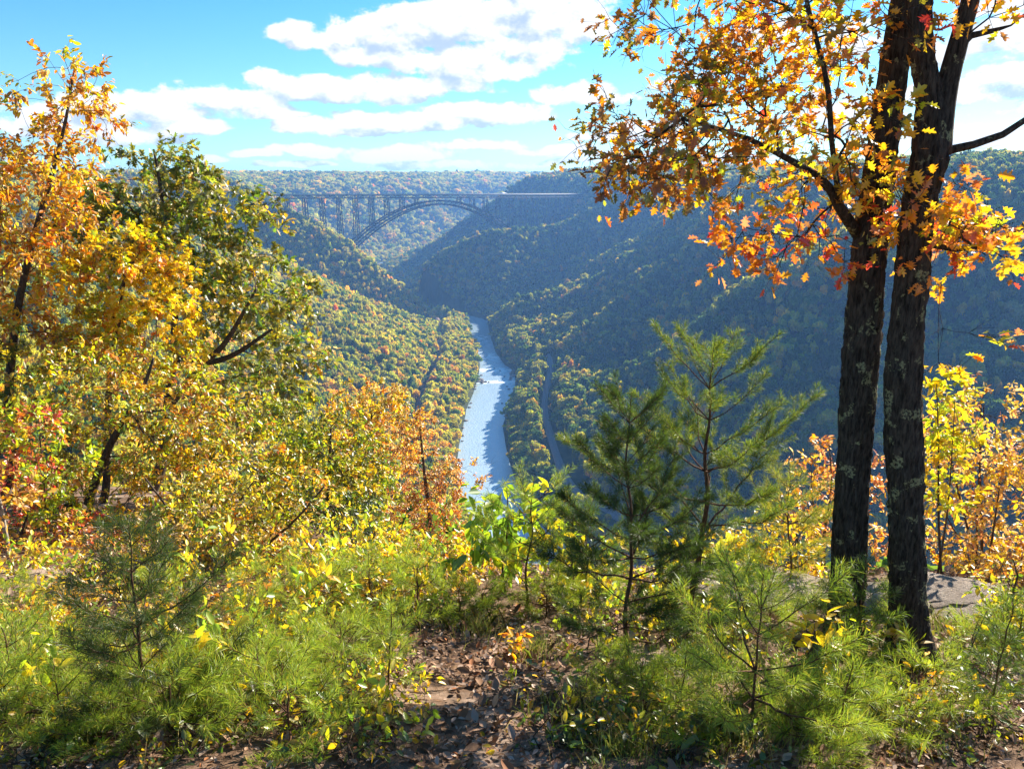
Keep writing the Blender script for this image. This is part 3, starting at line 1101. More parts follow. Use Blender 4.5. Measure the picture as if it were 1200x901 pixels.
def grow(rg, chains, targets, start=.25, tip=.0022, wig=.05, kstep=.22, up=.15, cap=None):
    """chains: first is the trunk [(pts, radii)], more may be given limbs; every target is joined to the nearest branch.
    returns node arrays and the list of new chains (lists of node ids) with radii"""
    pos, par, dirs, ok, fix = [], [], [], [], []
    out = []
    for ci, (p, rad) in enumerate(chains):
        p = np.asarray(p, float)
        seg = np.linalg.norm(np.diff(p, axis=0), axis=1); L = seg.sum()
        nn = max(4, int(L / .12))
        t = np.linspace(0, len(p) - 1, nn)
        q = catmull(p, nn) if len(p) > 2 else p[0] + (p[-1] - p[0]) * np.linspace(0, 1, nn)[:, None]
        rr_ = np.interp(np.linspace(0, 1, nn), np.linspace(0, 1, len(rad)), rad)
        ids = []
        st = start if ci == 0 else .1
        for k in range(nn):
            ids.append(len(pos))
            pos.append(q[k]); dirs.append(unit(q[min(k + 1, nn - 1)] - q[max(k - 1, 0)]))
            par.append(ids[-2] if k else -1); ok.append(k / nn > st); fix.append(rr_[k])
        out.append(ids)
    pos, dirs = list(pos), list(dirs)
    tp = np.array(pos)[np.array(ok)]
    dist = np.array([np.min(np.linalg.norm(tp - t, axis=1)) for t in targets])
    PA = np.empty((len(pos) + len(targets) * 9 + 10, 3)); DA = np.empty_like(PA); OK = np.zeros(len(PA), bool); n = len(pos)
    PA[:n] = pos; DA[:n] = dirs; OK[:n] = ok
    tips = []
    for ti in np.argsort(dist):
        t = targets[ti]
        dv = t - PA[:n]
        dl = np.linalg.norm(dv, axis=1) + 1e-6
        cosv = (dv * DA[:n]).sum(1) / dl
        cost = dl * (1 + .55 * (1 - cosv)) + np.where(OK[:n], 0, 1e6)
        b = int(np.argmin(cost)); L = dl[b]
        k = int(np.clip(L / kstep, 2, 8))
        p0, d0, dt = PA[b], DA[b], dv[b] / dl[b]
        c1 = p0 + unit(d0 * .5 + dt * .8) * L * .38
        c2 = t - unit(dt + np.array([0, 0, up])) * L * .33
        ids = [b]
        prev = p0
        for q in range(1, k + 1):
            f = q / k
            pp = (1 - f) ** 3 * p0 + 3 * f * (1 - f) ** 2 * c1 + 3 * f * f * (1 - f) * c2 + f ** 3 * t
            if q < k:
                pp = pp + rg.normal(0, wig * L * .35, 3)
            PA[n] = pp; DA[n] = unit(pp - prev); OK[n] = True
            par.append(ids[-1]); fix.append(None)
            ids.append(n); prev = pp; n += 1
        out.append(ids); tips.append(n - 1)
    E = 2.35
    acc = np.zeros(n)
    for k in range(n - 1, -1, -1):
        if acc[k] == 0:
            acc[k] = tip ** E
        if par[k] >= 0:
            acc[par[k]] += acc[k] if k >= len(pos) or True else 0
    rad = acc ** (1 / E)
    for k in range(len(pos)):
        rad[k] = fix[k]
    for k in range(len(pos), n):
        rad[k] = min(rad[k], rad[par[k]] * .92)
    return PA[:n], DA[:n], rad, out, tips


def blob_targets(rg, blobs, n, Y, dz):
    """blobs in photo pixels (px, py, rx, ry, weight[, Y]) -> points at real distances; dz = half depth in metres"""
    w = np.array([b[2] * b[3] * b[4] for b in blobs], float); w /= w.sum()
    out = []
    for k in rg.choice(len(blobs), n, p=w):
        b = blobs[k]
        u = rg.normal(0, 1, 3); u = u / np.linalg.norm(u) * rg.uniform(0, 1) ** (1 / 2.6)
        Yb = b[5] if len(b) > 5 else Y
        yy = Yb + u[2] * dz
        c = at(b[0], b[1], Yb)
        m = mpp(Yb, c[2])
        out.append(c + np.array([u[0] * b[2] * m, u[2] * dz, u[1] * b[3] * m]))
    return np.array(out)


def leafy(name, label, cat, trunk, blobs, Y, dz, nt, per, lsize, pal, tmpl, seed, bark=M_BARK, start=.25, spread=.16, tip=.0022,
          limbs=(), lim_r=.012, group=None, droop=.35, twiglets=True, base=None, extra_targets=None, sides=10, trunk_mat_sides=None, max_limbs=14, out=.9):
    rg = np.random.default_rng(seed)
    T = blob_targets(rg, blobs, nt, Y, dz)
    if extra_targets is not None:
        T = np.vstack([T, extra_targets])
    P, D, R, chains, tips = grow(rg, [trunk] + list(limbs), T, start, tip)
    o = np.array(trunk[0][0] if base is None else base, float)
    root = empty(name, o, label, cat, group)
    nl = 1 + len(limbs)
    mb = MB(o)
    ids = chains[0]
    trunk_mesh(mb, P[ids], R[ids], trunk_mat_sides or sides, rg, fine=bool(trunk_mat_sides))
    if bark is not M_TWIG:
        mb.build('trunk', bark, root, True)
    rest = sorted(range(1, len(chains)), key=lambda c: -R[chains[c][1]])
    nlimb = 0
    tw = MB(o) if bark is not M_TWIG else mb
    for c in rest:
        ids = chains[c]
        r = R[ids].copy(); r[0] = r[1] * 1.12
        if nlimb < max_limbs and r[1] > lim_r:
            m2 = MB(o); m2.tube(P[ids], r, 8); m2.build('limb', bark, root, True); nlimb += 1
        else:
            tw.tube(P[ids], r, 4 if r[1] < .006 else 6, cap=False)
    # twiglets and leaves
    tips = np.array(tips)
    nT = len(tips)
    cl = np.repeat(np.arange(nT), per)
    cl = cl[rg.random(len(cl)) < np.where(rg.random(nT) < .13, .0, rg.uniform(.55, 1, nT))[cl]]
    n = len(cl)
    td = D[tips][cl]
    if twiglets:
        ntw = 3
        sub = rg.normal(0, 1, (nT, ntw, 3)); sub /= np.linalg.norm(sub, axis=2)[:, :, None]
        sub = sub + D[tips][:, None, :] * out; sub /= np.linalg.norm(sub, axis=2)[:, :, None]
        sl = rg.uniform(.6, 1.25, (nT, ntw)) * spread
        for t in range(nT):
            p0 = P[tips[t]]
            for q in range(ntw):
                e = p0 + sub[t, q] * sl[t, q]
                tw.tube([p0, (p0 + e) / 2 + rg.normal(0, .012, 3), e], [tip * .8, tip * .6, tip * .35], 3, cap=False)
        q = rg.integers(0, ntw, n)
        f = rg.uniform(.05, 1.05, n)
        pos = P[tips][cl] + sub[cl, q] * (sl[cl, q] * f)[:, None] + rg.normal(0, .10 * spread, (n, 3))
        ax = sub[cl, q] * .7 + rg.normal(0, .62, (n, 3)) + np.array([0, 0, -droop])
    else:
        pos = P[tips][cl] + rg.normal(0, spread * .6, (n, 3))
        ax = rg.normal(0, .8, (n, 3)) + td * .4 + np.array([0, 0, -droop])
    nr_ = rg.normal(0, .55, (n, 3)) + np.array([0, 0, 1.0]) + SUN_DIR * .25
    cols = palette(rg, n, pal, cl, nT) if not callable(pal) else pal(rg, pos, cl, nT)
    lf = MB(o)
    add_leaves(lf, pos, ax, nr_, lsize * rg.uniform(.5, 1.3, n), cols, tmpl)
    tw.build('stem' if bark is M_TWIG else 'twig', M_TWIG if bark is not M_OAK else M_OAK, root)
    lf.build('crown', M_LEAF, root)
    return root


def trunk_mesh(mb, p, r, sides, rg, fine=False):
    if not fine:
        mb.tube(p, r, sides)
        return
    # dense ring mesh with bark furrows
    nn = int(np.linalg.norm(np.diff(p, axis=0), axis=1).sum() / .022)
    q = catmull(p[::2] if len(p) > 8 else p, nn)
    rr_ = np.interp(np.linspace(0, 1, nn), np.linspace(0, 1, len(r)), r)
    t = np.gradient(q, axis=0); t /= np.linalg.norm(t, axis=1)[:, None]
    ang = np.arange(sides) * 2 * pi / sides
    u = unit(np.cross(t[0], (.3, .9, .2)))
    vs = np.empty((nn, sides, 3))
    hgt_ = np.concatenate([[0], np.cumsum(np.linalg.norm(np.diff(q, axis=0), axis=1))])
    sd_ = int(rg.integers(1000))
    for k in range(nn):
        u = unit(u - t[k] * (u @ t[k])); w = np.cross(t[k], u)
        hh = np.full(sides, hgt_[k])
        wob = ang * 1.0 + .5 * (fbm(hh * 5, np.full(sides, 3.), sd_) - .5)
        cx, cz = np.cos(wob) * 6.5, np.sin(wob) * 6.5
        rid = vnoise(cx + 50, hh * 4.2 + cz * 3.1, sd_) * .5 + vnoise(cx * 1.7 + cz * 2.3 + 90, hh * 9, sd_ + 3) * .5
        big = fbm(np.cos(ang) * 1.1 + 20, hh * 1.6 + np.sin(ang), sd_ + 9, 3) - .5
        rad = rr_[k] * (1 + .14 * big) +   .026 * (np.abs(rid - .5) * 2 - .45) * min(1, rr_[k] / .1)
        vs[k] = q[k] + rad[:, None] * (np.cos(ang)[:, None] * u + np.sin(ang)[:, None] * w)
    a = (np.arange(nn - 1)[:, None] * sides + np.arange(sides)).ravel()
    b_ = (np.arange(nn - 1)[:, None] * sides + (np.arange(sides) + 1) % sides).ravel()
    f = np.stack([a, b_, b_ + sides, a + sides], 1)
    mb.add(vs.reshape(-1, 3), list(f.ravel()) + [(nn - 1) * sides + i for i in range(sides)], [4] * len(f) + [sides])


def path_px(lst, base=True):
    """[(px, py, Y)] to points; the first one is dropped to the ground"""
    p = [at(*q) for q in lst]
    if base:
        p[0] = np.array([p[0][0], p[0][1], H1(p[0][0], p[0][1]) - .06])
    return np.array(p)


# ---- the two oaks on the right
oak_pal = {'gold': 2.6, 'yellow': 1.6, 'orange': 3.6, 'rust': 2, 'olive': 1.6, 'brown': .8, 'lime': .8, 'red': .4}


def oak_cols(rg, pos, cl, n):
    c = palette(rg, len(pos), oak_pal, cl, n)
    # crown grades: browner and rustier out on the left, red at the low boughs
    dep = pos[:, 1] * cos(PITCH) - pos[:, 2] * sin(PITCH)
    px = 600 + FPX * pos[:, 0] / dep
    v = pos[:, 1] * sin(PITCH) + pos[:, 2] * cos(PITCH)
    py = 450.5 - FPX * v / dep
    redp = palette(rg, len(pos), {'red': 2.6, 'salmon': 1.2, 'orange': 3.4, 'gold': 1.4}, cl, n)
    brp = palette(rg, len(pos), {'rust': 2, 'brown': 2, 'olive': 1.4, 'orange': 1.4, 'dolive': 1}, cl, n)
    wr = (smooth(215, 285, py) * .95 * rg.random(len(pos)) + .2 > .45) & (py > 225)
    wb = (rg.random(len(pos)) < .75 * (1 - smooth(740, 900, px)))
    c = np.where(wr[:, None], redp, c)
    return np.where((wb & ~wr)[:, None], brp, c)


YO = 4.15
tr1 = path_px([(990, 770, YO), (992, 700, YO), (999, 560, YO), (1008, 430, YO), (1018, 300, YO), (1036, 160, YO), (1058, 10, YO), (1080, -150, YO), (1095, -320, YO), (1100, -520, YO + .1)])
m0 = mpp(YO, -1.5)
r1 = np.array([58, 42, 37, 40, 37, 31, 27, 22, 16, 8]) / 2 * m0
leafy('oak_tree', 'dark barked left oak of the pair with orange boughs reaching over the gorge', 'tree', (tr1, r1),
      [(700, 140, 40, 45, .7), (735, 190, 45, 55, .9), (800, 130, 55, 60, 1), (790, 180, 70, 60, 1), (860, 110, 80, 70, 1), (850, 205, 75, 45, 1.1), (930, 60, 90, 70, 1), (760, 25, 60, 28, .9),
       (880, 15, 80, 30, 1), (820, 225, 60, 30, .9), (950, 150, 80, 60, 1), (960, 215, 60, 40, 1.1), (900, 270, 60, 28, 1.2), (868, 300, 30, 20, 2.0), (965, 290, 45, 30, .9),
       (1010, 235, 40, 35, .9), (1000, 30, 60, 40, .8), (860, -60, 150, 60, .8), (1010, -180, 170, 130, .35), (1150, -160, 150, 120, .35), (1030, -380, 180, 120, .25)],
      YO - .1, .62, 620, 14, .064, oak_cols, T_OAK, 11, M_OAK, start=.40, spread=.13, tip=.0020, lim_r=.008, trunk_mat_sides=72, max_limbs=16,
      limbs=[(np.array([at(1006, 275, YO), at(985, 245, YO - .1), at(968, 215, YO - .15), at(930, 190, YO - .2), at(870, 160, YO - .25), at(800, 140, YO - .3)]), np.array([13, 11, 9, 7, 5, 3]) / 2 * m0),
             (np.array([at(985, 245, YO - .1), at(975, 170, YO - .35), at(969, 95, YO - .4), at(945, 0, YO - .4), at(930, -110, YO - .4)]), np.array([6, 5, 5, 4, 2.5]) / 2 * m0)])
YB = 3.9
tr2 = path_px([(1068, 800, YB), (1064, 720, YB), (1062, 600, YB), (1061, 540, YB), (1058, 450, YB), (1066, 350, YB), (1075, 250, YB), (1090, 180, YB), (1089, 110, YB), (1078, 40, YB), (1082, -60, YB), (1070, -220, YB), (1060, -420, YB)])
m0 = mpp(YB, -1.4)
r2 = np.array([74, 46, 40, 42, 40, 36, 34, 38, 26, 24, 21, 16, 8]) / 2 * m0
leafy('oak_tree', 'forked right oak of the pair with lichen patches and a bare limb', 'tree', (tr2, r2),
      [(1110, 260, 55, 28, 1.2), (1160, 275, 45, 28, 1.1), (1060, 225, 40, 45, 1), (1085, 270, 50, 25, 1), (1140, 15, 60, 18, .5), (1110, 310, 30, 30, .8), (1050, 300, 20, 25, .8),
       (1100, -120, 120, 90, .5), (1220, -40, 90, 50, .4), (1150, -330, 160, 120, .3), (1200, 310, 40, 30, .6)],
      YB, .45, 260, 12, .066, lambda rg, pos, cl, n: palette(rg, len(pos), {'orange': 3, 'gold': 3, 'yellow': 1.6, 'salmon': 1.2, 'red': .7, 'lime': .6}, cl, n), T_OAK, 12, M_OAK,
      start=.45, spread=.12, tip=.0020, lim_r=.008, trunk_mat_sides=72, max_limbs=10,
      extra_targets=np.array([at(1105, 385, YB - .15), at(1135, 390, YB - .2), at(1150, 395, YB - .2), at(1170, 402, YB - .2), at(1100, 425, YB), at(1125, 430, YB)]),
      limbs=[(np.array([at(1098, 182, YB), at(1108, 110, YB), at(1122, 55, YB), at(1140, -10, YB), at(1165, -120, YB), at(1180, -260, YB)]), np.array([27, 22, 19, 17, 12, 6]) / 2 * m0),
             (np.array([at(1104, 178, YB), at(1140, 170, YB), at(1175, 158, YB), at(1210, 135, YB), at(1260, 125, YB)]), np.array([10, 8.5, 7.5, 6.5, 4]) / 2 * m0),
             (np.array([at(1088, 286, YB), at(1120, 292, YB), at(1160, 288, YB), at(1190, 272, YB), at(1225, 240, YB)]), np.array([9, 7, 6, 5, 3]) / 2 * m0),
             (np.array([at(1120, 60, YB), at(1138, 42, YB), at(1165, 36, YB), at(1185, 30, YB)]), np.array([9, 7, 5, 2]) / 2 * m0)])

# ---- the trees on the left
def ltree(label, trunk_px, rad_px, blobs, Y, dz, nt, per, ls, pal, tm, seed, **kw):
    tr = path_px(trunk_px)
    m = mpp(Y, -2) * .7
    nt = int(nt * 1.55); per = int(per * 1.5); kw['spread'] = kw.get('spread', .16) * .88
    return leafy(kw.pop('name', 'autumn_tree'), label, kw.pop('cat', 'tree'), (tr, np.array(rad_px) / 2 * m), blobs, Y, dz, nt, per, ls, pal, tm, seed, **kw)


YL = 10.5
ltree('tall orange tree with dark bent trunk at the left edge', [(-8, 690, YL), (12, 560, YL), (10, 470, YL), (18, 380, YL), (34, 300, YL), (52, 235, YL), (75, 150, YL), (88, 75, YL)], [20, 16, 14, 12, 10, 8, 5, 2],
      [(90, 85, 30, 25, .45), (75, 125, 55, 30, .8), (110, 130, 30, 35, .35), (45, 170, 60, 35, 1), (60, 220, 55, 45, 1.1), (30, 280, 55, 50, 1.1), (85, 290, 45, 45, 1), (20, 360, 50, 60, 1), (25, 200, 45, 40, .9), (-60, 250, 60, 110, .8), (60, 400, 60, 50, .8)],
      YL, 1.0, 260, 26, .085, {'orange': 2.8, 'gold': 3, 'rust': 1, 'tan': 1, 'yellow': 1.3, 'olive': 1.5, 'lime': .5, 'brown': .5}, T_OVATE, 21, spread=.24, tip=.003, start=.2, name='orange_tree')
YL2 = 13.0
ltree('olive green oak with bronze leaf clusters rising right of the orange tree', [(185, 640, YL2), (190, 540, YL2), (200, 450, YL2), (205, 380, YL2), (195, 300, YL2), (188, 220, YL2), (180, 175, YL2)], [22, 19, 16, 13, 9, 6, 3],
      [(180, 185, 35, 22, .9), (205, 215, 50, 32, 1.1), (160, 230, 40, 30, .9), (245, 250, 60, 35, 1), (290, 250, 40, 30, .9), (310, 290, 30, 22, .9), (260, 310, 70, 35, 1), (320, 345, 45, 28, 1.1), (350, 350, 25, 25, .8),
       (270, 390, 70, 35, .9), (340, 410, 40, 30, 1), (355, 460, 35, 22, .9), (300, 450, 50, 35, .9), (170, 290, 60, 40, .9), (230, 340, 60, 40, .8), (130, 260, 45, 55, 1.1), (105, 225, 30, 30, .6), (320, 480, 40, 30, .9)],
      YL2, 1.3, 330, 24, .125, {'olive': 4.5, 'dolive': 2.4, 'gold': .9, 'tan': .9, 'green': 2.2, 'yellow': .4, 'lime': .7}, T_OAK, 22, spread=.27, tip=.0035, start=.25, name='oak_tree',
      limbs=[(np.array([at(203, 420, YL2), at(240, 425, YL2 - .3), at(275, 415, YL2 - .5), at(320, 385, YL2 - .6)]), np.array([10, 8, 6, 3]) / 2 * mpp(YL2, -1)),
             (np.array([at(202, 470, YL2), at(235, 430, YL2 - .8), at(265, 400, YL2 - .9), at(300, 340, YL2 - 1)]), np.array([11, 8, 6, 3]) / 2 * mpp(YL2, -1))])
YL3 = 11.2
ltree('bright yellow maple in front of the olive oak', [(130, 660, YL3), (125, 560, YL3), (128, 450, YL3), (140, 370, YL3), (150, 290, YL3)], [15, 13, 10, 7, 3],
      [(145, 280, 40, 22, .9), (180, 310, 45, 28, 1.1), (205, 355, 40, 25, 1.1), (150, 345, 50, 35, 1), (205, 390, 35, 20, 1), (120, 390, 50, 35, .9), (180, 420, 60, 30, .8), (110, 320, 35, 30, .8)],
      YL3, .9, 170, 30, .075, {'yellow': 6, 'gold': 1.8, 'lime': 2.6, 'orange': .7}, T_MAPLE, 23, spread=.22, tip=.003, start=.3, name='maple_tree')
YL4 = 9.6
ltree('broad gold and rust tree filling the middle of the left side', [(100, 690, YL4), (100, 640, YL4), (104, 590, YL4), (130, 520, YL4), (165, 460, YL4), (180, 420, YL4)], [22, 19, 17, 13, 8, 4],
      [(60, 440, 70, 40, 1), (150, 450, 70, 40, 1), (220, 470, 70, 40, 1), (60, 510, 80, 40, .9), (150, 520, 80, 45, 1), (240, 520, 70, 40, 1), (280, 500, 40, 40, .8), (180, 580, 90, 40, .9), (90, 580, 80, 35, .8), (260, 580, 50, 40, .9), (310, 540, 40, 35, .8)],
      YL4, 1.1, 380, 26, .075, {'gold': 2, 'orange': 1.3, 'rust': 1.2, 'tan': 1.2, 'yellow': 2.4, 'olive': 2.6, 'lime': 2.6, 'green': 1.2, 'dolive': .8}, T_OVATE, 24, spread=.22, tip=.003, start=.25, name='autumn_tree',
      limbs=[(np.array([at(105, 600, YL4), at(85, 590, YL4 - .3), at(60, 600, YL4 - .4), at(30, 590, YL4 - .5)]), np.array([9, 7, 5, 3]) / 2 * mpp(YL4, -2))])
YL5 = 7.6
ltree('small red leaved tree beside the dark trunk at far left', [(30, 735, YL5), (28, 690, YL5), (20, 650, YL5), (30, 610, YL5), (45, 570, YL5)], [9, 8, 6, 4, 2],
      [(30, 500, 40, 25, .6), (20, 560, 45, 35, 1), (70, 620, 40, 22, 1.1), (110, 640, 40, 20, 1), (30, 640, 35, 25, .9), (130, 670, 30, 15, .7), (5, 610, 30, 50, .9), (90, 690, 35, 12, .7)],
      YL5, .5, 110, 17, .06, {'red': 3, 'salmon': 1.6, 'orange': 1.2, 'rust': 1.2, 'tan': .5}, T_OVATE, 25, spread=.16, tip=.002, start=.35, name='red_maple', lim_r=.008)
ltree('lime green sapling under the orange tree at left', [(60, 700, 7.9), (55, 620, 7.9), (50, 550, 7.9), (45, 490, 7.9)], [5, 4, 3, 2],
      [(45, 490, 40, 14, 1), (30, 520, 40, 14, 1), (70, 545, 40, 14, .9), (15, 580, 30, 14, .9), (60, 590, 30, 14, .7)], 7.9, .4, 50, 16, .075,
      {'lime': 4, 'yellow': 1.5, 'bright': 1}, T_OVATE, 26, spread=.17, tip=.002, start=.3, name='sapling', lim_r=.006, group=None)
ltree('pale grey leaning sapling trunk at the left edge', [(22, 745, 6.9), (17, 700, 6.9), (12, 660, 6.9), (2, 600, 6.9), (-15, 530, 6.9)], [11, 9, 8, 7, 4],
      [(-20, 540, 30, 40, .8), (10, 590, 30, 25, .6)], 6.9, .4, 26, 14, .07, {'gold': 2, 'tan': 1, 'rust': 1}, T_OVATE, 27, bark=M_PALE, spread=.17, tip=.002, start=.4, name='sapling', lim_r=.006)
ltree('yellow and tan tangled shrub behind the dark left pine', [(250, 745, 7.0), (255, 700, 7.0), (262, 640, 7.0), (280, 590, 7.0), (300, 560, 7.0)], [6, 5, 4, 3, 2],
      [(290, 570, 50, 40, 1), (240, 610, 60, 40, 1), (310, 620, 50, 40, 1), (200, 640, 50, 40, .9), (270, 660, 60, 35, 1), (340, 590, 40, 35, .8), (340, 660, 30, 30, .6)],
      7.0, .7, 210, 18, .06, {'gold': 1.8, 'tan': 1.6, 'yellow': 2, 'olive': 2.8, 'orange': .7, 'lime': 2, 'dolive': 1, 'green': .8}, T_OVATE, 28, bark=M_TWIG, spread=.17, tip=.002, start=.15, name='shrub', cat='shrub', lim_r=.006,
      limbs=[(np.array([at(258, 690, 7), at(225, 640, 7.1), at(200, 600, 7.2), at(170, 560, 7.2)]), np.array([4, 3.4, 3, 2]) / 2 * mpp(7, -3)),
             (np.array([at(256, 700, 7), at(300, 650, 6.9), at(345, 610, 6.9), at(380, 570, 6.9)]), np.array([4, 3.4, 3, 2]) / 2 * mpp(7, -3))])
ltree('dark green glossy bush below the golden tree at centre left', [(400, 735, 9.0), (398, 690, 9), (395, 650, 9), (392, 600, 9)], [9, 8, 6, 3],
      [(395, 610, 50, 35, 1.2), (360, 630, 40, 35, 1), (420, 640, 35, 40, 1), (390, 660, 50, 30, 1)], 9.0, .7, 130, 30, .065, {'dgreen': 4, 'green': 2, 'dolive': 1.5, 'olive': .6}, T_OVATE, 29, spread=.18, tip=.0025, start=.2, name='bush', cat='bush', lim_r=.01)
ltree('olive and yellow tree above the dark green bush', [(375, 760, 10.4), (378, 690, 10.4), (382, 620, 10.4), (385, 560, 10.4), (388, 500, 10.4)], [11, 10, 8, 6, 3],
      [(385, 510, 45, 25, .9), (350, 540, 45, 30, 1), (420, 545, 40, 30, 1), (390, 570, 60, 30, 1), (440, 590, 30, 35, .9), (340, 580, 40, 30, .8), (330, 500, 40, 25, .6)],
      10.4, 1.0, 190, 28, .075, {'olive': 3.4, 'yellow': 1.6, 'lime': 2.2, 'gold': .8, 'green': 2, 'dolive': 1}, T_OVATE, 30, spread=.22, tip=.003, start=.3, name='autumn_tree')
YL6 = 15.5
ltree('russet tree with fine leaves left of the river bend', [(505, 800, YL6), (508, 700, YL6), (505, 620, YL6), (498, 560, YL6), (492, 500, YL6)], [11, 10, 8, 6, 3],
      [(480, 510, 35, 30, .9), (460, 560, 45, 35, 1), (510, 560, 35, 35, 1), (490, 600, 55, 35, 1), (525, 560, 30, 28, .8), (465, 630, 40, 35, .9), (520, 630, 40, 40, 1), (430, 520, 30, 30, .7), (560, 560, 22, 12, .35), (500, 680, 40, 35, .8)],
      YL6, 1.1, 250, 30, .075, {'orange': 2, 'rust': 3, 'tan': 2, 'gold': 1.6, 'brown': 1, 'olive': .8}, T_OVATE, 31, spread=.24, tip=.003, start=.35, name='autumn_tree')
YL7 = 19.0
ltree('golden tree on the slope above the left bank forest', [(440, 760, YL7), (440, 650, YL7), (438, 560, YL7), (435, 480, YL7)], [10, 9, 7, 3],
      [(435, 470, 40, 25, 1), (415, 500, 40, 30, 1), (460, 500, 35, 30, 1), (440, 540, 50, 30, 1), (400, 540, 40, 30, .8)],
      YL7, 1.3, 150, 36, .10, {'gold': 3, 'yellow': 2, 'olive': 2, 'orange': 1, 'tan': 1}, T_OVATE, 32, spread=.3, tip=.004, start=.4, name='autumn_tree')

# ---- shrubs and saplings
def shrub(label, px, Y, topy, blobs, dz, nt, per, ls, pal, tm, seed, stems=1, **kw):
    rg = np.random.default_rng(seed + 900)
    nt = int(nt * 1.5); per = int(per * 1.25)
    base = at(px, 700, Y); base = np.array([base[0], Y, H1(base[0], Y) - .04])
    top = at(px + rg.uniform(-8, 8), topy, Y)
    r = kw.pop('r', .012)
    tr = np.array([base, base * .65 + top * .35 + rg.normal(0, .03, 3), base * .3 + top * .7 + rg.normal(0, .03, 3), top])
    limbs = []
    for k in range(stems - 1):
        b = blobs[k % len(blobs)]
        e = at(b[0], b[1], Y) + np.array([0, rg.normal(0, dz * .4), 0])
        limbs.append((np.array([base + [rg.normal(0, .05), rg.normal(0, .05), .02], base * .6 + e * .4 + rg.normal(0, .05, 3) + [0, 0, .1], e]), np.array([r * .8, r * .6, r * .25])))
    return leafy(kw.pop('name', 'shrub'), label, kw.pop('cat', 'shrub'), (tr, np.array([r, r * .8, r * .6, r * .3])), blobs, Y, dz, nt, per, ls, pal, tm, seed,
                 bark=kw.pop('bark', M_TWIG), start=kw.pop('start', .12), spread=kw.pop('spread', .12), tip=.0016, lim_r=kw.pop('lim_r', .005), limbs=limbs, base=base, sides=7, **kw)


shrub('tan and gold shrub thicket right of the oak trunks', 1150, 7.6, 470, [(1120, 500, 40, 35, 1), (1165, 480, 40, 35, 1), (1150, 550, 55, 40, 1), (1190, 560, 40, 50, 1), (1110, 600, 35, 45, 1), (1160, 630, 55, 45, 1), (1210, 640, 40, 50, .8), (1115, 660, 35, 35, .7), (1230, 540, 40, 60, .7)],
      .7, 300, 15, .06, {'gold': 3, 'tan': 2.6, 'salmon': 1.4, 'yellow': 2, 'rust': 1, 'olive': .8}, T_OVATE, 41, stems=6, r=.02)
shrub('lime yellow sapling close behind the right oak trunk', 1100, 6.2, 450, [(1105, 460, 28, 20, 1), (1115, 500, 35, 25, 1), (1105, 540, 30, 25, 1), (1120, 580, 30, 25, .8)], .3, 52, 15, .075,
      {'lime': 3, 'yellow': 3, 'gold': .8}, T_OVATE, 42, stems=2, name='sapling', cat='sapling', r=.012)
shrub('salmon orange shrub glimpsed left of the oak trunks', 965, 7.3, 520, [(965, 545, 35, 25, 1), (985, 580, 30, 30, 1), (950, 610, 40, 35, .9), (1030, 560, 20, 45, .9), (1030, 640, 20, 35, .8)], .5, 120, 14, .06,
      {'salmon': 2.5, 'orange': 1.6, 'tan': 2, 'gold': 2, 'yellow': 1}, T_OVATE, 43, stems=4, r=.014)
shrub('yellow green bush in the lower left corner', 50, 4.9, 720, [(40, 735, 45, 28, 1), (90, 750, 40, 30, 1), (20, 790, 45, 35, 1), (80, 800, 45, 35, .9), (130, 760, 30, 25, .7), (-20, 760, 30, 40, .8)], .4, 150, 14, .05,
      {'lime': 3, 'yellow': 3, 'gold': 1, 'bright': 1.2}, T_OVATE, 44, stems=5)
shrub('low yellow and orange shrub between the small left pines', 345, 5.0, 690, [(350, 710, 35, 25, 1), (380, 740, 30, 25, 1), (330, 760, 35, 25, 1), (300, 730, 25, 30, .7), (395, 770, 20, 18, .7)], .35, 95, 12, .05,
      {'yellow': 3, 'gold': 2.5, 'orange': 1.5, 'lime': 1}, T_OVATE, 45, stems=4)
shrub('orange and yellow leaved sprig beside the footpath', 606, 4.1, 745, [(603, 755, 13, 12, 1), (612, 775, 13, 14, 1), (604, 795, 10, 12, .7)], .1, 15, 7, .055,
      {'orange': 3, 'gold': 3, 'yellow': 2}, T_OVATE, 46, r=.005, name='sprig', cat='sprig', spread=.07)
shrub('small coral red sprig left of the footpath sprig', 570, 4.3, 758, [(570, 770, 13, 9, 1)], .08, 9, 7, .045, {'salmon': 3, 'red': 1.5, 'orange': 1}, T_OVATE, 47, r=.004, name='sprig', cat='sprig', spread=.06)
shrub('broad leaved green sapling standing before the river', 592, 5.6, 575, [(580, 585, 25, 14, 1), (600, 590, 28, 18, 1), (570, 615, 25, 22, 1), (610, 620, 22, 22, .9), (590, 650, 25, 25, .8), (530, 640, 14, 22, .5)], .3, 30, 7, .13,
      {'bright': 4, 'lime': 2.5, 'green': 1, 'yellow': .6}, T_OVATE, 48, r=.012, name='sapling', cat='sapling', droop=.9, spread=.15)
shrub('pale yellow leaved sapling right of the broad leaved sapling', 672, 5.5, 600, [(640, 590, 22, 16, .7), (660, 620, 22, 22, 1), (678, 650, 20, 20, 1), (670, 680, 25, 20, .8), (645, 640, 20, 20, .7)], .3, 32, 8, .09,
      {'lime': 3, 'yellow': 3, 'bright': 1.5}, T_OVATE, 49, r=.010, name='sapling', cat='sapling', droop=.7, spread=.13)
shrub('yellow shrub behind the slender pines at centre', 545, 6.1, 650, [(545, 670, 30, 25, 1), (570, 700, 30, 25, 1), (530, 710, 30, 30, 1), (600, 700, 25, 20, .8), (500, 690, 35, 30, .9), (460, 660, 40, 40, .8), (430, 700, 40, 30, .8)], .5, 150, 13, .055,
      {'yellow': 3, 'gold': 2, 'lime': 2.2, 'orange': .6, 'olive': 1}, T_OVATE, 50, stems=4)
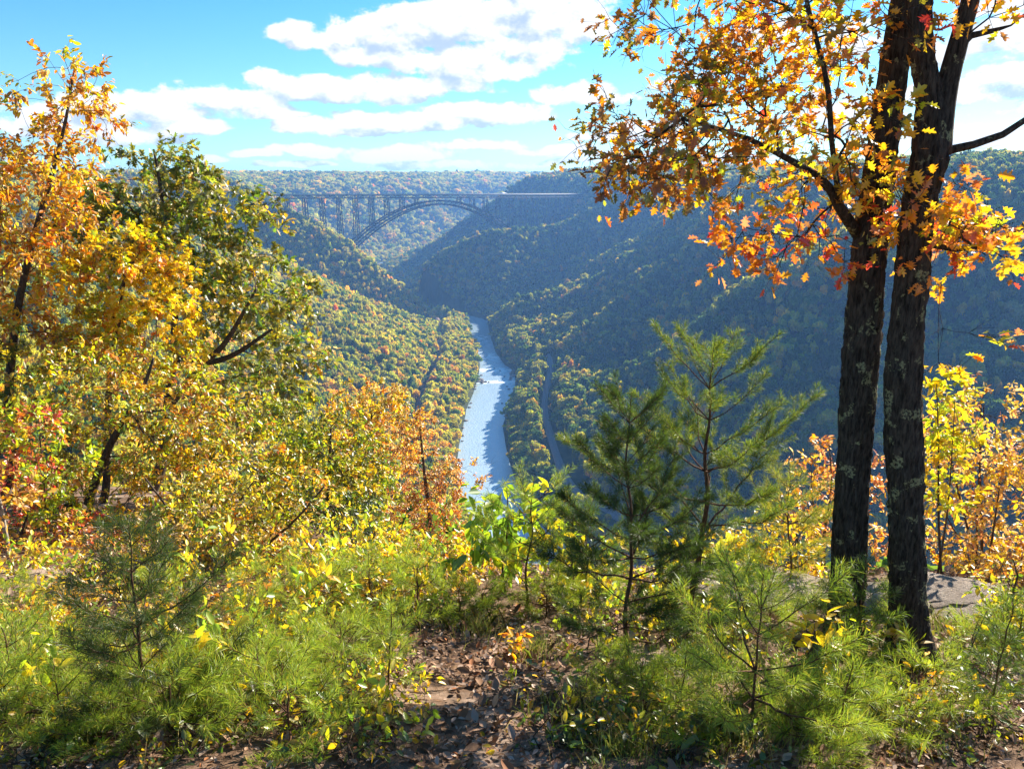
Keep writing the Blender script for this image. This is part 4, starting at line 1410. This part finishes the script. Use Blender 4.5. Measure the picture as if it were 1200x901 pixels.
shrub('sprig of large butter yellow leaves left of the oak base', 950, 3.5, 730, [(945, 740, 25, 14, 1), (970, 735, 22, 16, 1), (985, 725, 14, 12, .8), (960, 755, 22, 10, .8)], .12, 12, 4, .085,
      {'yellow': 5, 'gold': 1}, T_OVATE, 51, r=.006, name='sprig', cat='sprig', spread=.09, droop=.6)
shrub('pale variegated leafy plant at the foot of the right oak', 1040, 3.75, 735, [(1035, 745, 22, 14, 1), (1060, 760, 20, 18, 1), (1050, 790, 25, 18, .8)], .12, 20, 6, .065,
      {'lime': 3, 'tan': 2, 'yellow': 2}, T_OVATE, 52, r=.005, name='plant', cat='plant', spread=.08)
shrub('dark low green plant at the bottom beside the path', 640, 2.85, 835, [(610, 880, 30, 15, 1), (650, 865, 35, 20, 1), (690, 870, 30, 20, .9)], .18, 26, 6, .06,
      {'green': 3, 'dgreen': 2, 'lime': 1, 'yellow': .4}, T_OVATE, 53, r=.004, stems=3, name='plant', cat='plant', spread=.09)
shrub('shaded weedy plant with yellow leaves below the dark centre pine', 755, 3.0, 800, [(720, 830, 35, 22, 1), (760, 840, 40, 25, 1), (790, 865, 35, 20, .9), (740, 875, 40, 18, .9)], .22, 46, 7, .045,
      {'green': 3, 'dolive': 2, 'gold': .8, 'yellow': .8, 'rust': .5}, T_OVATE, 54, r=.004, stems=5, name='plant', cat='plant', spread=.09)
shrub('loose green and gold shrub at the right edge', 1192, 4.5, 655, [(1190, 680, 22, 25, 1), (1180, 720, 25, 25, 1), (1205, 740, 20, 30, 1), (1170, 690, 18, 20, .6)], .3, 65, 10, .05,
      {'lime': 2, 'yellow': 2, 'olive': 2, 'tan': 1, 'green': 1}, T_OVATE, 55, stems=3)
shrub('rusty dry brush beside the slender pine trunk', 505, 4.7, 755, [(500, 770, 30, 14, 1), (530, 785, 25, 10, .8), (475, 780, 20, 12, .7)], .2, 40, 9, .035,
      {'tan': 3, 'rust': 2, 'salmon': 1}, T_OVATE, 56, stems=4, r=.004, name='brush', cat='brush', spread=.08)
shrub('orange seedling with few leaves in front of the rock ledge', 1100, 3.6, 800, [(1095, 800, 16, 10, 1), (1110, 815, 16, 10, 1), (1085, 825, 16, 8, .8)], .12, 16, 5, .045,
      {'orange': 2, 'gold': 3, 'yellow': 1}, T_OVATE, 57, r=.004, stems=2, name='seedling', cat='seedling', spread=.06)
shrub('yellow leaved undergrowth behind the light front pine', 1000, 3.3, 810, [(980, 830, 30, 18, 1), (1020, 850, 35, 20, 1), (960, 860, 30, 18, .8), (1060, 850, 25, 15, .7)], .2, 46, 7, .04,
      {'yellow': 2.4, 'lime': 2, 'olive': 1.5, 'gold': 1}, T_OVATE, 58, r=.004, stems=4, name='undergrowth', cat='undergrowth', spread=.08)
shrub('green gold weeds at the foot of the dark left pine', 240, 3.9, 800, [(230, 830, 40, 25, 1), (280, 840, 35, 22, 1), (200, 860, 40, 20, .8), (320, 810, 30, 22, .8), (260, 800, 30, 20, .8)], .3, 90, 9, .04,
      {'olive': 2, 'yellow': 2, 'lime': 1.5, 'tan': 1.5, 'green': 1}, T_OVATE, 59, stems=5, r=.005, name='weed', cat='weeds')
shrub('yellow gold shrub between the tall centre pine and the oaks', 930, 6.0, 600, [(920, 620, 35, 30, 1), (900, 660, 40, 25, 1), (945, 670, 25, 30, 1), (860, 650, 30, 25, .8)], .4, 110, 12, .05,
      {'yellow': 2.5, 'gold': 2.5, 'lime': 1.5, 'olive': 1}, T_OVATE, 60, stems=4)

# ---- young pines
def needles(mb, rg, P0, P1, dens, ln, cols, wd=.00095, spread_=.85):
    seg = P1 - P0
    L = np.linalg.norm(seg, axis=1)
    k = rg.poisson(np.maximum(L * dens, .01))
    idx = np.repeat(np.arange(len(L)), k)
    n = len(idx)
    if n == 0:
        return
    f = rg.random(n)[:, None]
    pos = P0[idx] + seg[idx] * f
    t = seg[idx] / (L[idx][:, None] + 1e-9)
    rd = rg.normal(0, 1, (n, 3)); rd -= t * (rd * t).sum(1)[:, None]; rd /= np.linalg.norm(rd, axis=1)[:, None] + 1e-9
    dr = t * rg.uniform(.45, 1.0, (n, 1)) + rd * spread_ * rg.uniform(.6, 1.1, (n, 1)); dr /= np.linalg.norm(dr, axis=1)[:, None]
    w = np.cross(dr, rg.normal(0, 1, (n, 3))); w /= np.linalg.norm(w, axis=1)[:, None] + 1e-9
    l = ln * rg.uniform(.65, 1.15, (n, 1))
    bend = np.array([0, 0, -.08]) * l
    v = np.stack([pos, pos + dr * l * .5 + w * wd, pos + dr * l + bend, pos + dr * l * .5 - w * wd], 1).reshape(-1, 3)
    base = np.array(cols)
    c = base[rg.integers(len(base), size=n)] * rg.uniform(.7, 1.3, (n, 1))
    mb.add(v, np.arange(4 * n), np.full(n, 4), np.repeat(c, 4, 0))


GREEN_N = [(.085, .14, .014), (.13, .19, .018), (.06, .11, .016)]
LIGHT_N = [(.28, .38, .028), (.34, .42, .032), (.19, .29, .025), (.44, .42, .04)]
SHADED_N = [(.035, .06, .012), (.05, .08, .014), (.06, .085, .014)]  # needle green darkened to paint in the shade on two pines
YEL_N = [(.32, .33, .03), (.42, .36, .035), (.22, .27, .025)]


def pine(label, px, Y, ytop, wpx, seed, pal, lean=0, dens=190, ln=.06, rbase=.014, wh=.2, low=.12, ragged=.25, name='pine_sapling', dead_low=0, base_px=None):
    rg = np.random.default_rng(seed)
    xb = at(px if base_px is None else base_px, 700, Y)[0]
    base = np.array([xb, Y, H1(xb, Y) - .03])
    top = at(px + lean, ytop, Y)
    Hh = np.linalg.norm(top - base)
    W_ = wpx / 2 * mpp(Y, base[2] * .6)
    root = empty(name, base, label, 'pine tree')
    nn = 9
    tr = np.array([base + (top - base) * f for f in np.linspace(0, 1, nn)])
    tr[1:-1] += rg.normal(0, .008 * Hh, (nn - 2, 3)) * [1, 1, 0]
    tr = catmull(tr, 26)
    mb = MB(base); mb.tube(tr, np.linspace(rbase, .0022, 26), 9); mb.build('trunk', M_PINEB, root, True)
    P0, P1, Dn = [], [], []
    nw = max(4, int(Hh * (1 - low) / wh))
    brs = []
    for k in range(nw):
        f = low + (1 - low) * (k + rg.uniform(-.25, .25)) / nw
        f = min(max(f, low), .965)
        g = (1 - f) / (1 - low)
        L = W_ * min(1.0, 1.25 * g ** .75 + .10) * rg.uniform(1 - ragged, 1 + ragged)
        nb = rg.integers(3, 6)
        a0 = rg.uniform(0, 6.28)
        i_ = f * 25; ii = int(min(i_, 24)); p = tr[ii] + (tr[ii + 1] - tr[ii]) * (i_ - ii)
        for q in range(nb):
            a = a0 + q * 2 * pi / nb + rg.normal(0, .25)
            rise = (.18 + .95 * (1 - g) ** 1.1) * rg.uniform(.75, 1.25)
            brs.append((p, a, L * rg.uniform(.65, 1.15), rise, g))
    nlimb = 0
    tw = MB(base)
    for (p, a, L, rise, g) in brs:
        h = np.array([cos(a), sin(a), 0])
        ns = max(3, int(L / .07))
        fs = np.linspace(0, 1, ns + 1)
        q = np.array([p + h * L * f_ + np.array([0, 0, L * (rise * f_ * .75 + .28 * f_ ** 2.2 - .12 * (1 - rise) * f_)]) for f_ in fs])
        q[1:] += rg.normal(0, .012 * L + .003, (ns, 3))
        rb = max(.0018, .0045 * L / .5 + .0012)
        if L > .30 and nlimb < 40:
            m2 = MB(base); m2.tube(q, np.linspace(rb, .0012, ns + 1), 5); m2.build('branch', M_PINEB, root, True); nlimb += 1
        else:
            tw.tube(q, np.linspace(rb, .0012, ns + 1), 4, cap=False)
        bare = .28 if L > .25 else .1
        for s in range(ns):
            if fs[s] >= bare:
                P0.append(q[s]); P1.append(q[s + 1]); Dn.append(1.0)
        # side shoots
        nsd = int(L / .055)
        for _ in range(nsd):
            f_ = rg.uniform(.3, .95)
            i0 = min(int(f_ * ns), ns - 1)
            st = q[i0] + (q[i0 + 1] - q[i0]) * (f_ * ns - i0)
            t = unit(q[i0 + 1] - q[i0])
            sdv = unit(np.cross(t, [0, 0, 1])) * rg.choice([-1, 1])
            dv = unit(t * .8 + sdv * .75 + np.array([0, 0, .25 + rg.normal(0, .2)]))
            l = L * .42 * (1.1 - f_) * rg.uniform(.6, 1.3) + .045
            e = st + dv * l + np.array([0, 0, l * .12])
            mid = (st + e) / 2 - np.array([0, 0, l * .05])
            tw.tube([st, mid, e], [.0016, .0013, .001], 3, cap=False)
            P0 += [st + (mid - st) * .25, mid]; P1 += [mid, e]; Dn += [1, 1.15]
    i1 = 21
    for s in range(i1, 25):
        P0.append(tr[s]); P1.append(tr[s + 1]); Dn.append(1.2)
    tw.build('twig', M_PINEB, root)
    nm = MB(base)
    needles(nm, rg, np.array(P0), np.array(P1), dens * 4.2, ln, pal)
    nm.build('needles', M_NEEDLE, root)
    return root


pine('dark shaded pine sapling in the lower left foreground', 150, 3.1, 612, 215, 71, SHADED_N, dens=220, rbase=.013, low=.05, wh=.13)
pine('dense dark pine left of the tall centre pine', 740, 3.9, 462, 215, 72, SHADED_N + GREEN_N[:1], dens=330, rbase=.016, low=.12, wh=.13, ln=.05)
pine('tallest centre pine with open upward branches against the shaded slope', 843, 4.6, 398, 255, 73, GREEN_N + YEL_N[:1], dens=230, rbase=.026, wh=.18, low=.12, base_px=812, ragged=.35, ln=.05)
pine('bright green bushy pine in the front right foreground', 895, 2.95, 672, 240, 74, LIGHT_N, dens=95, rbase=.008, wh=.16, low=.05, ln=.07)
pine('slim pine sapling in front of the gap between the oak trunks', 1015, 3.6, 655, 105, 75, GREEN_N + LIGHT_N[:1], dens=170, rbase=.007, wh=.12, low=.1)
pine('small green pine at the right edge below the rock', 1187, 3.2, 700, 85, 76, GREEN_N, dens=150, rbase=.006, wh=.12, low=.08)
pine('straight slender light green pine with bare lower trunk at centre', 489, 4.6, 655, 95, 77, LIGHT_N, dens=150, rbase=.009, wh=.12, low=.25)
pine('leaning thin pine nearest the footpath with dark stem', 458, 3.5, 700, 75, 78, LIGHT_N, dens=140, rbase=.007, wh=.12, low=.22, base_px=450)
pine('feathery light green pine beside the low orange shrub', 368, 4.8, 672, 110, 79, LIGHT_N, dens=150, rbase=.008, wh=.11, low=.08)
pine('small light green pine left of the feathery pine', 285, 4.4, 705, 100, 80, LIGHT_N, dens=140, rbase=.007, wh=.12, low=.08)
pine('light green pine directly left of the slender centre pine', 432, 5.1, 648, 95, 81, LIGHT_N, dens=150, rbase=.008, wh=.12, low=.1)
pine('sunlit open pine with reddish stem below the river', 626, 5.1, 560, 150, 82, LIGHT_N + GREEN_N[:1], dens=130, rbase=.012, wh=.17, low=.25, base_px=615, ragged=.35)
pine('short bushy pine right of the yellow shrub at centre', 565, 5.0, 690, 75, 83, LIGHT_N, dens=150, rbase=.006, wh=.1, low=.08)
pine('green pine sapling at the extreme lower left', 2, 3.3, 735, 130, 84, LIGHT_N + GREEN_N, dens=140, rbase=.007, wh=.13, low=.06)
pine('mid green pine tucked behind the dense dark pine', 688, 5.3, 585, 120, 85, GREEN_N, dens=140, rbase=.010, wh=.15, low=.15)
pine('tiny pine sprouting against the right oak trunk base', 1058, 3.95, 655, 55, 86, LIGHT_N, dens=170, rbase=.005, wh=.1, low=.15)
pine('yellowing pine right of the tall centre pine', 925, 5.5, 545, 130, 87, YEL_N + GREEN_N[:1], dens=140, rbase=.010, wh=.15, low=.12)
pine('low grassy looking pine seedling at the bottom right', 1000, 2.85, 775, 110, 88, LIGHT_N, dens=150, rbase=.005, wh=.1, low=.06)
pine('low bright pine seedling left of the front right pine', 805, 3.1, 760, 110, 89, LIGHT_N + GREEN_N, dens=150, rbase=.005, wh=.1, low=.06)
pine('light pine sapling right of the dark left pine', 225, 4.0, 690, 90, 90, GREEN_N + LIGHT_N[:1], dens=140, rbase=.007, wh=.12, low=.08)
pine('tall pine half out of frame at the upper left edge', -52, 9.5, 20, 150, 91, GREEN_N, dens=120, rbase=.07, wh=.42, low=.25, name='pine_tree', ln=.08)


def dup(root, loc, rz, sc, label, group):
    r = root.copy(); COL.objects.link(r)
    r.location = loc; r.rotation_euler = (0, 0, rz); r.scale = (sc, sc, sc)
    r['label'] = label; r['group'] = group
    for ch in root.children:
        c = ch.copy(); COL.objects.link(c); c.parent = r
    return r


def fill(proto, spots, label, group, rg, s0=.75, s1=1.25):
    proto['label'] = label; proto['group'] = group
    for q, (px, Y) in enumerate(spots):
        x = at(px, 760, Y)[0]
        loc = (x, Y, H1(x, Y) - .04)
        if q == 0:
            proto.location = loc; proto.rotation_euler = (0, 0, rg.uniform(0, 6.28))
        else:
            dup(proto, loc, rg.uniform(0, 6.28), rg.uniform(s0, s1), label, group)


rg = np.random.default_rng(99)
Yp = 5.0
pa = shrub('low', 300, Yp, 690, [(300, 700, 45, 25, 1), (265, 725, 35, 25, 1), (335, 720, 35, 28, 1), (300, 745, 50, 22, .8)], .3, 60, 10, .05, {'lime': 3, 'yellow': 3, 'gold': 1, 'bright': 1.5}, T_OVATE, 201, stems=4, name='low_shrub', r=.006)
PA_S = 1.6
fill(pa, [(-30, 5.6), (30, 6.0), (95, 5.6), (150, 6.2), (205, 5.5), (250, 6.1), (310, 5.8), (-90, 4.6), (395, 6.0), (450, 5.8), (505, 6.0), (-150, 6.2), (640, 5.6), (700, 5.9), (770, 5.6), (850, 5.4), (15, 4.2), (110, 4.4), (60, 3.3), (240, 3.6), (310, 4.1), (120, 7.6), (200, 8.0), (270, 7.8), (330, 8.4), (390, 8.0), (60, 8.2), (0, 7.8), (-60, 7.2), (440, 7.4), (300, 9.2), (360, 9.4), (230, 9.0), (150, 9.2), (90, 9.4), (480, 6.8), (530, 6.6), (400, 5.3), (470, 4.8), (350, 4.3), (440, 3.4), (410, 3.0), (720, 4.6), (800, 4.4)],
     'low yellow green shrub in the overlook undergrowth', 'low yellow green shrubs', rg, .8, PA_S)
pb = shrub('low', 300, Yp, 690, [(300, 705, 40, 22, 1), (270, 725, 30, 22, 1), (330, 725, 30, 25, 1)], .3, 56, 10, .045, {'gold': 3, 'tan': 1.5, 'orange': 1.5, 'rust': 1, 'yellow': 1.5}, T_OVATE, 202, stems=4, name='low_shrub', r=.006)
fill(pb, [(-60, 6.4), (60, 6.6), (180, 6.8), (120, 7.2), (290, 6.7), (350, 6.4), (20, 7.4), (430, 6.5), (560, 6.2), (-140, 5.4), (240, 7.4), (330, 7.6), (930, 5.8), (1180, 6.0), (1240, 5.6), (1130, 6.6), (95, 5.0), (210, 4.6), (300, 5.1), (380, 4.9), (20, 4.6), (265, 4.0), (520, 5.6), (440, 5.0)],
     'low gold and tan shrub in the overlook undergrowth', 'low gold and tan shrubs', rg)
pc_ = shrub('low', 300, Yp, 705, [(300, 715, 35, 20, 1), (270, 730, 30, 20, 1), (330, 735, 35, 20, 1)], .25, 50, 9, .04, {'green': 2, 'olive': 2.4, 'lime': 2, 'dgreen': .6, 'gold': 1.2, 'rust': .6}, T_OVATE, 203, stems=5, name='low_shrub', r=.005)
fill(pc_, [(330, 3.7), (180, 3.9), (60, 4.9), (400, 4.6), (700, 4.1), (660, 3.3), (760, 3.6), (830, 4.3), (880, 3.8), (990, 3.4), (1160, 3.9), (230, 4.8), (-20, 3.5), (1070, 3.2), (720, 2.9), (1190, 3.4), (90, 3.0), (280, 3.0), (200, 2.75), (10, 2.75), (130, 2.7), (340, 3.1), (400, 3.5), (450, 2.9), (390, 2.75), (790, 2.75), (850, 2.8), (690, 3.0), (1110, 2.9), (1160, 3.1), (1060, 3.5)],
     'low green and olive shrub growing through the leaf litter', 'low green and olive shrubs', rg)
pd = pine('low', 300, 4.6, 690, 95, 204, LIGHT_N, dens=120, rbase=.006, wh=.1, low=.05, name='pine_seedling')
fill(pd, [(320, 5.4), (405, 5.2), (465, 5.4), (540, 4.9), (200, 5.2), (30, 5.2), (420, 4.2), (640, 5.0), (700, 5.1), (790, 4.9), (870, 4.9), (900, 4.4), (950, 4.6), (840, 3.4), (930, 3.2), (970, 2.9), (1190, 4.0), (20, 3.9), (-60, 4.4), (270, 3.6), (100, 3.3), (190, 3.2), (360, 3.9), (-10, 3.0), (60, 3.0), (120, 2.9), (190, 2.95), (250, 3.2), (300, 3.3), (330, 2.9), (30, 3.4), (400, 3.7), (1090, 3.3), (1050, 3.0), (760, 3.2), (720, 3.6)],
     'small bright green pine seedling in the undergrowth', 'small bright pine seedlings', rg, .65, 1.2)

# ------------------------------------------------------------------ rocks, litter, grass, sticks
m_, n_, o_ = mat('sandstone')
tcn = n_.new('ShaderNodeTexCoord'); f_ = n_.noise(tcn.outputs['Object'], 4.5, 8, .7); f2 = n_.noise(tcn.outputs['Object'], 26, 4, .6)
principled(n_, o_, n_.mix(n_.maprange(f2, .4, .7), n_.ramp(f_, [(.3, (.44, .33, .25)), (.7, (.64, .53, .43))]), (.36, .28, .22)), .95, n_.math('ADD', n_.math('ADD', f_, f2), n_.noise(tcn.outputs['Object'], 90, 3, .7)), .9, .05, .15)
M_SAND = m_


def ledge(label, px, py, Y, sx, sy, sz, seed, rot=0):
    p = at(px, py, Y)
    o = bpy.data.objects.new('rock_ledge', rock_mesh('rock_ledge', seed, M_SAND, 5, 2.6, (1, 1, 1)))
    COL.objects.link(o)
    o.location = (p[0], Y, H1(p[0], Y) + .02)
    o.scale = (sx, sy, sz); o.rotation_euler = (RAD(-12), 0, rot)
    tag(o, label, 'rock')


ledge('pale sandstone ledge right of the oak trunks', 1112, 735, 5.3, .62, .6, .17, 61, .3)
ledge('flat pinkish sandstone slab behind the front right pine', 895, 725, 5.6, .95, .6, .13, 62, -.2)
ledge('low sandstone outcrop between the two oak trunks', 1030, 730, 5.2, .35, .4, .16, 63, .8)

rg = np.random.default_rng(5)


def scatter(n, x0, x1, y0, y1):
    return rg.uniform(x0, x1, n), rg.uniform(y0, y1, n)


lx, ly = scatter(60000, -4.2, 4.6, 2.0, 7.2)
dn = fbm(lx / .5, ly / .5, 77, 3)
k = dn + rg.uniform(-.2, .2, len(lx)) > .42
lx, ly = lx[k], ly[k]
lz = height(lx, ly) + rg.uniform(.004, .03, len(lx))
n = len(lx)
lm = MB()
ax = rg.normal(0, 1, (n, 3)) * [1, 1, .4]; ax[:, 2] -= .1
nr_ = rg.normal(0, .38, (n, 3)) + [0, .1, 1]
C['l1'], C['l2'], C['l3'], C['l4'], C['l5'] = (.40, .24, .15), (.22, .12, .065), (.56, .40, .30), (.10, .055, .03), (.30, .11, .04)
add_leaves(lm, np.stack([lx, ly, lz], 1), ax, nr_, np.where(rg.random(n) < .12, rg.uniform(.05, .10, n), rg.uniform(.015, .05, n)), palette(rg, n, {'l1': 3, 'l2': 3, 'l3': 2.4, 'l4': 2, 'l5': 1, 'gold': .2}), T_OVATE)
lit = lm.build('leaf_litter', M_LITTER)
tag(lit, 'brown and tan fallen leaves covering the ground and footpath', 'leaf litter', kind='stuff')

gm = MB()
GP, GD = [], []
for (px, Y, rad, nb, hh) in [(870, 2.9, .35, 500, .16), (950, 3.1, .35, 500, .16), (1040, 3.1, .4, 600, .15), (1100, 4.6, .35, 400, .11), (1150, 4.7, .35, 400, .11), (1175, 4.1, .4, 420, .12), (60, 3.4, .5, 700, .2), (200, 3.2, .4, 600, .2), (270, 3.7, .4, 600, .18),
                             (340, 3.5, .3, 380, .16), (420, 3.2, .3, 350, .15), (440, 4.1, .3, 350, .14), (630, 4.2, .25, 250, .12), (560, 4.6, .3, 350, .14), (700, 3.3, .4, 500, .16), (780, 3.3, .4, 500, .16), (120, 4.2, .6, 800, .2), (300, 4.6, .4, 500, .16), (740, 2.8, .4, 450, .14), (840, 3.9, .4, 500, .15), (-40, 4, .5, 600, .2), (1010, 3.9, .4, 420, .13)]:
    c = at(px, 760, Y)
    a = rg.uniform(0, 6.28, nb); q = rad * np.abs(rg.normal(0, .55, nb))
    x, y = c[0] + q * np.cos(a), Y + q * np.sin(a)
    GP.append(np.stack([x, y, height(x, y) - .005, hh * rg.uniform(.4, 1.3, nb)], 1))
GP = np.concatenate(GP)
n = len(GP)
p = GP[:, :3]; h = GP[:, 3:]
ln_ = rg.normal(0, .45, (n, 3)) * [1, 1, 0]
w = rg.normal(0, 1, (n, 3)) * [1, 1, 0]; w /= np.linalg.norm(w, axis=1)[:, None]; w *= .0017
v = np.stack([p - w, p + w, p + h * (ln_ * .35 + [0, 0, .6]) + w * .8, p + h * (ln_ + [0, 0, .95]), p + h * (ln_ * .35 + [0, 0, .6]) - w * .8], 1)
gcol = np.array([(.20, .24, .04), (.30, .27, .06), (.12, .18, .03), (.42, .33, .14), (.24, .30, .04)])[rg.integers(5, size=n)] * rg.uniform(.7, 1.2, (n, 1))
gm.add(v.reshape(-1, 3), np.arange(5 * n), np.full(n, 5), np.repeat(gcol, 5, 0))
gr = gm.build('grass', M_GRASS)
tag(gr, 'sparse yellowing grass tufts on the overlook ground', 'grass', kind='stuff')


def stick(label, pts, r, mt=M_TWIG, name='fallen_branch'):
    P = []
    for (px, py, Y, up_) in pts:
        p = at(px, py, Y); P.append((p[0], Y, H1(p[0], Y) + up_))
    P = catmull(np.array(P), 14)
    o = P[0].copy()
    b = MB(o); b.tube(P, np.linspace(r, r * .45, 14), 7)
    ob = b.build(name, mt, None, True)
    ob.location = o
    tag(ob, label, 'branch')


stick('long dark fallen branch at the lower left edge', [(-20, 850, 3.0, .12), (50, 850, 3.05, .10), (110, 855, 3.0, .06), (130, 860, 3.0, .03)], .014)
stick('thin dead stick leaning up beside the right path', [(1100, 830, 3.5, .0), (1125, 800, 3.6, .12), (1140, 770, 3.7, .3), (1150, 750, 3.75, .42)], .005)
stick('bare brown stick lying behind the tall pine trunk', [(838, 735, 5.0, .02), (865, 725, 5.05, .08), (890, 715, 5.1, .13)], .008)
stick('pale thin twig on the leaf litter left of the path', [(430, 800, 4.1, .02), (460, 790, 4.2, .02), (490, 782, 4.25, .03)], .006, M_PALE)
stick('short grey stick across the litter at right', [(1060, 830, 3.4, .02), (1110, 838, 3.3, .03), (1150, 850, 3.25, .02)], .006, M_PALE)

# ------------------------------------------------------------------ haze
hm, hn, ho = mat('haze_air')
pv = hn.new('ShaderNodeVolumePrincipled')
pv.inputs['Color'].default_value = (.22, .47, 1.0, 1)
pv.inputs['Density'].default_value = HAZE_DENSITY
pv.inputs['Anisotropy'].default_value = .2
hn.t.links.new(pv.outputs[0], ho.inputs['Volume'])
zt = max(float(GZ.max()) + 45, 60)
b = MB(); b.box_between((0, -9600, (zt + ZR - 4.2) / 2), (0, 9600, (zt + ZR - 4.2) / 2), 19200, zt - (ZR - 4.2))
hz = b.build('haze', hm)
hz['kind'] = 'stuff'; hz['label'] = 'pale blue air haze filling the gorge'; hz['category'] = 'haze'
